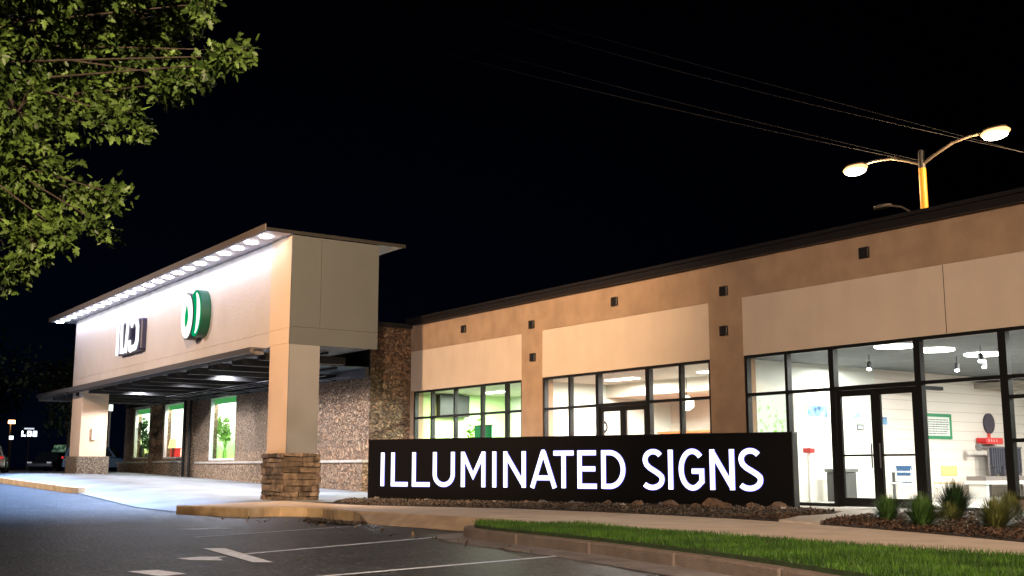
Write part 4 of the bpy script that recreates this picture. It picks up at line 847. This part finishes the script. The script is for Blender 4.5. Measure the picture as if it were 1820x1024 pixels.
far_tree((-96, 33, .6), 8, 3.5, 'dark low tree seen between the canopy post and the stone shop')
far_tree((-125, 22, .6), 12, 6, 'tall dim tree behind the distant lit sign')

# ------------------------------------------------------------------ ornamental grasses, rocks
def clump(loc, n, h, spread, m, label, group='ornamental grass clumps in the mulch bed', dark=False):
    n = n*3; h *= .8; x, y, z = loc; a = rng.uniform(0, 2*pi, n); tilt = np.abs(rng.normal(0, .5, n))*spread; L_ = h*rng.uniform(.55, 1.1, n); wd = rng.uniform(.004, .008, n); V = []; F = []
    for i in range(n):
        ca, sa = cos(a[i]), sin(a[i]); b = .09*random.random(); pts = []
        for k in range(5):
            u = k/4; rr = b+L_[i]*(sin(tilt[i])*u + .22*tilt[i]*u*u); zz = L_[i]*(cos(tilt[i])*u-.30*tilt[i]*u*u*u); w_ = wd[i]*(1-u**2)+.0006
            pts.append((ca*rr-sa*w_, sa*rr+ca*w_, zz)); pts.append((ca*rr+sa*w_, sa*rr-ca*w_, zz))
        o_ = len(V); V += pts; F += [(o_+2*k, o_+2*k+1, o_+2*k+3, o_+2*k+2) for k in range(4)]
    o = npmesh('ornamental_grass', V, F, m, per=4); o.location = loc; return tag(o, label, 'grass clump', group)
gA = mat('blade_green', (.03,.095,.02), .5, var=.4, vscale=6, col2=(.09,.19,.045), island=.4); gB = mat('blade_yellow', (.07,.10,.02), .5, var=.4, vscale=6, col2=(.18,.20,.06), island=.4); gC = mat('blade_dark', (.015,.04,.012), .5, var=.4, vscale=6, island=.4)
clump((-11.4,15.3,.03), 260, .52, .9, gA, 'short green grass clump, leftmost in the mulch bed before the door')
clump((-9.85,14.0,.03), 420, .60, 1.0, gA, 'bright green grass clump in the middle of the front row, before the dark one')
clump((-8.95,14.35,.03), 420, .55, 1.1, gB, 'yellow green grass clump, rightmost of the front row')
clump((-11.0,16.5,.03), 420, .78, .7, gC, 'tall dark grass clump against the window post')
clump((-10.0,16.4,.03), 380, .60, 1.2, gB, 'straw coloured grass clump behind the middle of the bed')
clump((-9.4,16.7,.03), 380, .55, 1.2, gA, 'loose green grass clump under the wide window')
clump((-11.9,16.0,.03), 220, .36, 1.2, gA, 'low spreading green clump right of the leftmost one')
clump((-8.2,15.4,.03), 380, .45, 1.3, gA, 'low dark green clump at the right edge of the view')
clump((-7.6,14.4,.03), 300, .45, 1.3, gB, 'yellowish clump beyond the right edge of the view')
clump((-10.7,15.9,.03), 260, .40, 1.3, gB, 'low mixed clump between the dark clump and the front row')
def rock(x, y, s, label, m):
    me = MB(); n = 9; k = 7; rad = np.random.default_rng(int(abs(x*100)+y*10)); ph = rad.uniform(0, 6, 4)
    for j in range(k+1):
        th = pi*j/k
        for i in range(n):
            f_ = 2*pi*i/n; rr = s*(1+.22*sin(2*f_+ph[0])*sin(th)+.18*sin(3*f_+ph[1]+th*2)+.1*sin(5*th+ph[2])+rad.uniform(-.06,.06))
            me.v.append((rr*sin(th)*cos(f_), rr*sin(th)*sin(f_)*.8, rr*cos(th)*.62))
    for j in range(k):
        for i in range(n): a = j*n+i; b = j*n+(i+1) % n; me.f.append((a, a+n, b+n, b))
    o = me.build('rock', m); o.location = (x, y, .03+s*.25); o.rotation_euler = (0, 0, rad.uniform(0, 6)); tag(o, label, 'rock', 'rocks along the foot of the black sign')
rk1 = mat('rock_brown', (.14,.09,.06), .9, var=.4, vscale=9, bump=.8, bscale=18); rk2 = mat('rock_grey', (.10,.095,.09), .9, var=.4, vscale=9, bump=.8, bscale=18); rk3 = mat('rock_pale', (.5,.47,.44), .8, var=.2, vscale=9, bump=.4)
def sp(s, off): return (P0[0]+cos(SA)*s+sin(SA)*off, P0[1]+sin(SA)*s-cos(SA)*off)
for s, off, sz, m_, lb in [(.55,.35,.11,rk2,'grey rock below the first letter I of the sign'), (2.4,.7,.10,rk2,'small grey rock below the letter U'), (3.2,.9,.07,rk2,'tiny grey rock left of the letter M foot'), (4.6,1.0,.08,rk3,'small pale rock below the first letter N'),
    (5.4,.8,.10,rk1,'brown rock below the letter A'), (6.0,1.1,.13,rk2,'rounded grey rock below the letter T'), (6.7,.9,.12,rk2,'grey rock below the letter E'), (7.1,1.3,.10,rk2,'small grey rock left of the letter D foot'), (7.55,.7,.14,rk1,'brown rock close to the wall below the letter D'),
    (8.05,1.35,.09,rk2,'dark grey rock left of the first letter S of SIGNS'), (8.35,1.75,.10,rk3,'white pebble like rock below the first letter S of SIGNS'), (8.55,1.35,.17,rk1,'large brown rock just right of the white one'), (8.9,.8,.12,rk2,'grey rock below the letter I of SIGNS'),
    (9.35,1.45,.20,rk1,'big tan rock below the letter G'), (9.75,1.0,.11,rk2,'small dark rock between the letters G and N of SIGNS'), (10.0,1.6,.13,rk1,'medium brown rock left of the largest rock'), (10.35,1.5,.26,rk1,'largest brown rock, below the last letter N'), (10.75,1.9,.18,rk1,'brown rock touching the right of the largest rock'),
    (11.05,.8,.13,rk2,'grey rock near the wall below the last letter S'), (11.2,1.6,.18,rk1,'brown rock below the end of the last letter S'), (11.5,2.0,.12,rk1,'reddish rock near the sidewalk at the right end of the sign'), (11.75,1.6,.20,rk1,'pointed brown rock at the right corner of the sign'), (11.95,1.9,.09,rk3,'small pale rock beyond the right corner of the sign'), (10.1,2.2,.07,rk2,'little rock at the sidewalk edge below the letter N')]:
    x, y = sp(s, off*.75); rock(x, y, sz*.85, lb, m_)

# ------------------------------------------------------------------ cars
def car(label, loc, rz, col, L_=4.6, W=1.8, H=1.45, suv=False, glassc=None):
    t = thing('parked_car', label, 'car', loc, rz, 'cars parked beyond the canopy'); bm_ = mat('car_paint', col, .25, metal=.3, coat=.6)
    h = L_/2; zb = .28; belt = .62*H if not suv else .58*H
    prof = [(-h,zb+.05),(-h+.05,.5*H),(-h+.25,belt-.02),(-h+.9,belt+.02),(h-1.2,belt-.02),(h-.35,belt-.13),(h-.05,.42*H),(h,zb+.08),(h-.1,zb-.02),(-h+.1,zb-.02)]
    mb = MB(); n = len(prof); ws = [(-W/2,.90),(-W/2+.12,1),(W/2-.12,1),(W/2,.90)]; vs = []
    for y, k in ws: vs += [(x*(.985 if k < 1 else 1), y, zb+(z-zb)*(k if z > .5 else 1)) for x, z in prof]
    fs = [tuple(range(n)), tuple(range(4*n-1, 3*n-1, -1))]
    for j in range(3):
        for i in range(n): fs.append((j*n+i, (j+1)*n+i, (j+1)*n+(i+1) % n, j*n+(i+1) % n))
    mb.add(vs, fs)
    xa, xb, xc, xd = (-h+.35, -h+.75, h-2.0, h-1.35) if not suv else (-h+.12, -h+.35, h-1.9, h-1.25)
    yb, yt = W/2-.08, W/2-.28; zt = H
    cab = [(xa,-yb,belt-.05),(xd,-yb,belt-.05),(xd,yb,belt-.05),(xa,yb,belt-.05),(xb,-yt,zt),(xc,-yt,zt),(xc,yt,zt),(xb,yt,zt)]
    mb.add(cab, [(3,2,1,0),(4,5,6,7),(0,1,5,4),(1,2,6,5),(2,3,7,6),(3,0,4,7)])
    mb.build('body', bm_, t, bevel=.05, seg=3, smoothf=False)
    gl = glassc or mat('car_glass', (.01,.012,.015), .08, coat=.5)
    def lerp(a, b, u): return tuple(a[i]+(b[i]-a[i])*u for i in range(3))
    def pane(a, b, c, d, nrm):  # quad a b (bottom) c d (top) inset
        q = []
        for (u, v) in ((.07,.12),(.93,.12),(.93,.90),(.07,.90)):
            p = lerp(lerp(a, b, u), lerp(d, c, u), v); q.append(tuple(p[i]+nrm[i]*.02 for i in range(3)))
        MB().add(q, [(0,1,2,3)]).build('window', gl, t)
    c = cab
    pane(c[1], c[2], c[6], c[5], (1,0,.5)); pane(c[3], c[0], c[4], c[7], (-1,0,.5)); pane(c[0], c[1], c[5], c[4], (0,-1,.3)); pane(c[2], c[3], c[7], c[6], (0,1,.3))
    for x in (-h+.85, h-.9):
        for y in (-W/2+.08, W/2-.08):
            wh = MB().disc((x, y, .33), .33, .2, 'y', 20).build('wheel', M['tyre'], t); MB().disc((x, y+(.105 if y > 0 else -.105), .33), .2, .01, 'y', 16).build('rim', M['steel'], wh)
    for y in (-W/2+.28, W/2-.28):
        MB().box(h-.12, h+.0, y-.17, y+.17, .40*H, .48*H).build('headlight', mat('headlight', (.6,.6,.6), .1, emit=(.8,.85,1), es=.12), t, bevel=.02)
        MB().box(-h-.01, -h+.08, y-.2, y+.2, .52*H, .60*H).build('tail_light', mat('tail_light', (.6,.02,.02), .3, emit=(1,.05,.05), es=.5), t, bevel=.02)
    MB().box(-h-.02, -h+.02, -.26, .26, .38, .5).build('number_plate', M['white'], t)
    return t
g6 = .62
car('dark grey saloon car facing the view, left of the canopy post', (-92.5, 21.6, g6), R(-32), (.02,.022,.03), W=2.0, L_=5, H=1.45)
car('dark blue estate car side on, between the canopy post and the stone shop', (-84.5, 23.2, g6), R(62), (.012,.03,.055), L_=5.1, H=1.75, suv=True)
car('white car seen from behind at the left edge', (-61.3, 11.3, .60), R(166), (.75,.75,.75), L_=4.5, W=1.85, H=1.35)
car('black car in shadow between the white car and the grey saloon', (-97, 18.0, g6), R(-25), (.006,.006,.008), H=1.5)
car('pale car roof far behind the black car', (-120, 21.5, g6), R(60), (.25,.25,.26), H=1.5)
vg = bpy.data.materials.new('windscreen_reflection'); vg.use_nodes = True; n = vg.node_tree.nodes; L = vg.node_tree.links; q = n['Principled BSDF']; no = n.new('ShaderNodeTexNoise'); no.inputs['Scale'].default_value = 3; no.inputs['Detail'].default_value = 6
tq = n.new('ShaderNodeTexCoord'); L.new(tq.outputs['Object'], no.inputs[0]); rq = n.new('ShaderNodeValToRGB'); rq.color_ramp.elements[0].position = .4; rq.color_ramp.elements[0].color = (.01,.04,.02,1); rq.color_ramp.elements[1].position = .62; rq.color_ramp.elements[1].color = (.35,.6,.4,1); L.new(no.outputs['Fac'], rq.inputs[0]); L.new(rq.outputs[0], q.inputs['Emission Color']); q.inputs['Emission Strength'].default_value = .35; q.inputs['Base Color'].default_value = (.01,.02,.015,1)  # green reflection in the glass put in as mottled emission
vx = at(114, 832, 100); car('dark van with a green reflection put into its windscreen behind the grey saloon', (vx[0], vx[1], g6), R(-38), (.008,.008,.01), L_=4.8, W=2.2, H=2.35, suv=True, glassc=vg)
# distant lights and signs
t = wthing('distant_lamp', 'small orange lamp post far away at the left edge', 'lamp post', (-130, 27, .6)); b_ = at(21, 750, 135)
t.location = (b_[0], b_[1], .6); t['_off'] = [b_[0], b_[1], .6]
MB().tube([(b_[0]-.6,b_[1],.6),(b_[0]-.6,b_[1],b_[2]),(b_[0],b_[1],b_[2]+.1)], .08, 6).build('pole', gp, t); MB().disc((b_[0],b_[1],b_[2]), .40, .4, n=16).build('lamp_head', emat('far_sodium', (1,.5,.18), 10), t)
def farsign(name, label, px, py, w_, h_, d, col, s, txt=0):
    c = at(px, py, d); t = wthing(name, label, 'sign', (c[0], c[1], .6)); y0 = c[1]
    MB().box(c[0]-.15, c[0], y0-w_/2, y0+w_/2, c[2]-h_/2, c[2]+h_/2).build('sign_case', M['blackvent'], t)
    if txt:
        mb = MB(); k = txt; 
        for i in range(k):
            a = y0-w_/2+(i+.15)*w_/k; bw = w_/k*.7; z0 = c[2]-h_*.36; z1 = c[2]+h_*.36
            if 1: mb.box(c[0]+.002, c[0]+.02, a, a+bw*.35, z0, z1); mb.box(c[0]+.002, c[0]+.02, a+bw*.35, a+bw, z0, z0+h_*.2)
            if 0: mb.box(c[0]+.002, c[0]+.02, a, a+bw*.3, z0, z1).box(c[0]+.002, c[0]+.02, a+bw*.7, a+bw, z0, z1).box(c[0]+.002, c[0]+.02, a+bw*.3, a+bw*.7, c[2]-.06*h_, c[2]+.06*h_)
            if i: mb.box(c[0]+.002, c[0]+.02, a+bw*.35, a+bw, z1-h_*.2, z1); mb.box(c[0]+.002, c[0]+.02, a+bw*.7, a+bw, z0+h_*.2, z1-h_*.2)
        mb.build('lettering', emat('far_letters', col, s), t)
    else: MB().box(c[0]+.002, c[0]+.03, y0-w_*.46, y0+w_*.46, c[2]-h_*.4, c[2]+h_*.4).build('lit_face', emat('far_face', col, s), t)
    MB().tube([(c[0]-.08, y0, .6), (c[0]-.08, y0, c[2]-h_/2)], .07, 6).build('post', gp, t)
farsign('lit_shop_sign', 'bright white lit lettering on a distant shop sign', 52, 771, 1.7, .8, 120, (.75,.85,1), 5, 3)
farsign('pale_bar_sign', 'thin pale lit bar above the distant white sign', 52, 762, 1.1, .2, 121, (.75,.8,.9), 1)
farsign('small_white_sign', 'tiny white lit square sign below the distant orange lamp', 20, 778, .45, .45, 118, (.9,1,1), 3)
farsign('white_lit_panel', 'small bright greenish white light seen past the canopy post among dark trees', 197, 725, .3, .55, 82, (.85,1,.8), 3)
for ob in list(bpy.data.objects):
    if '_off' in ob.keys(): del ob['_off']
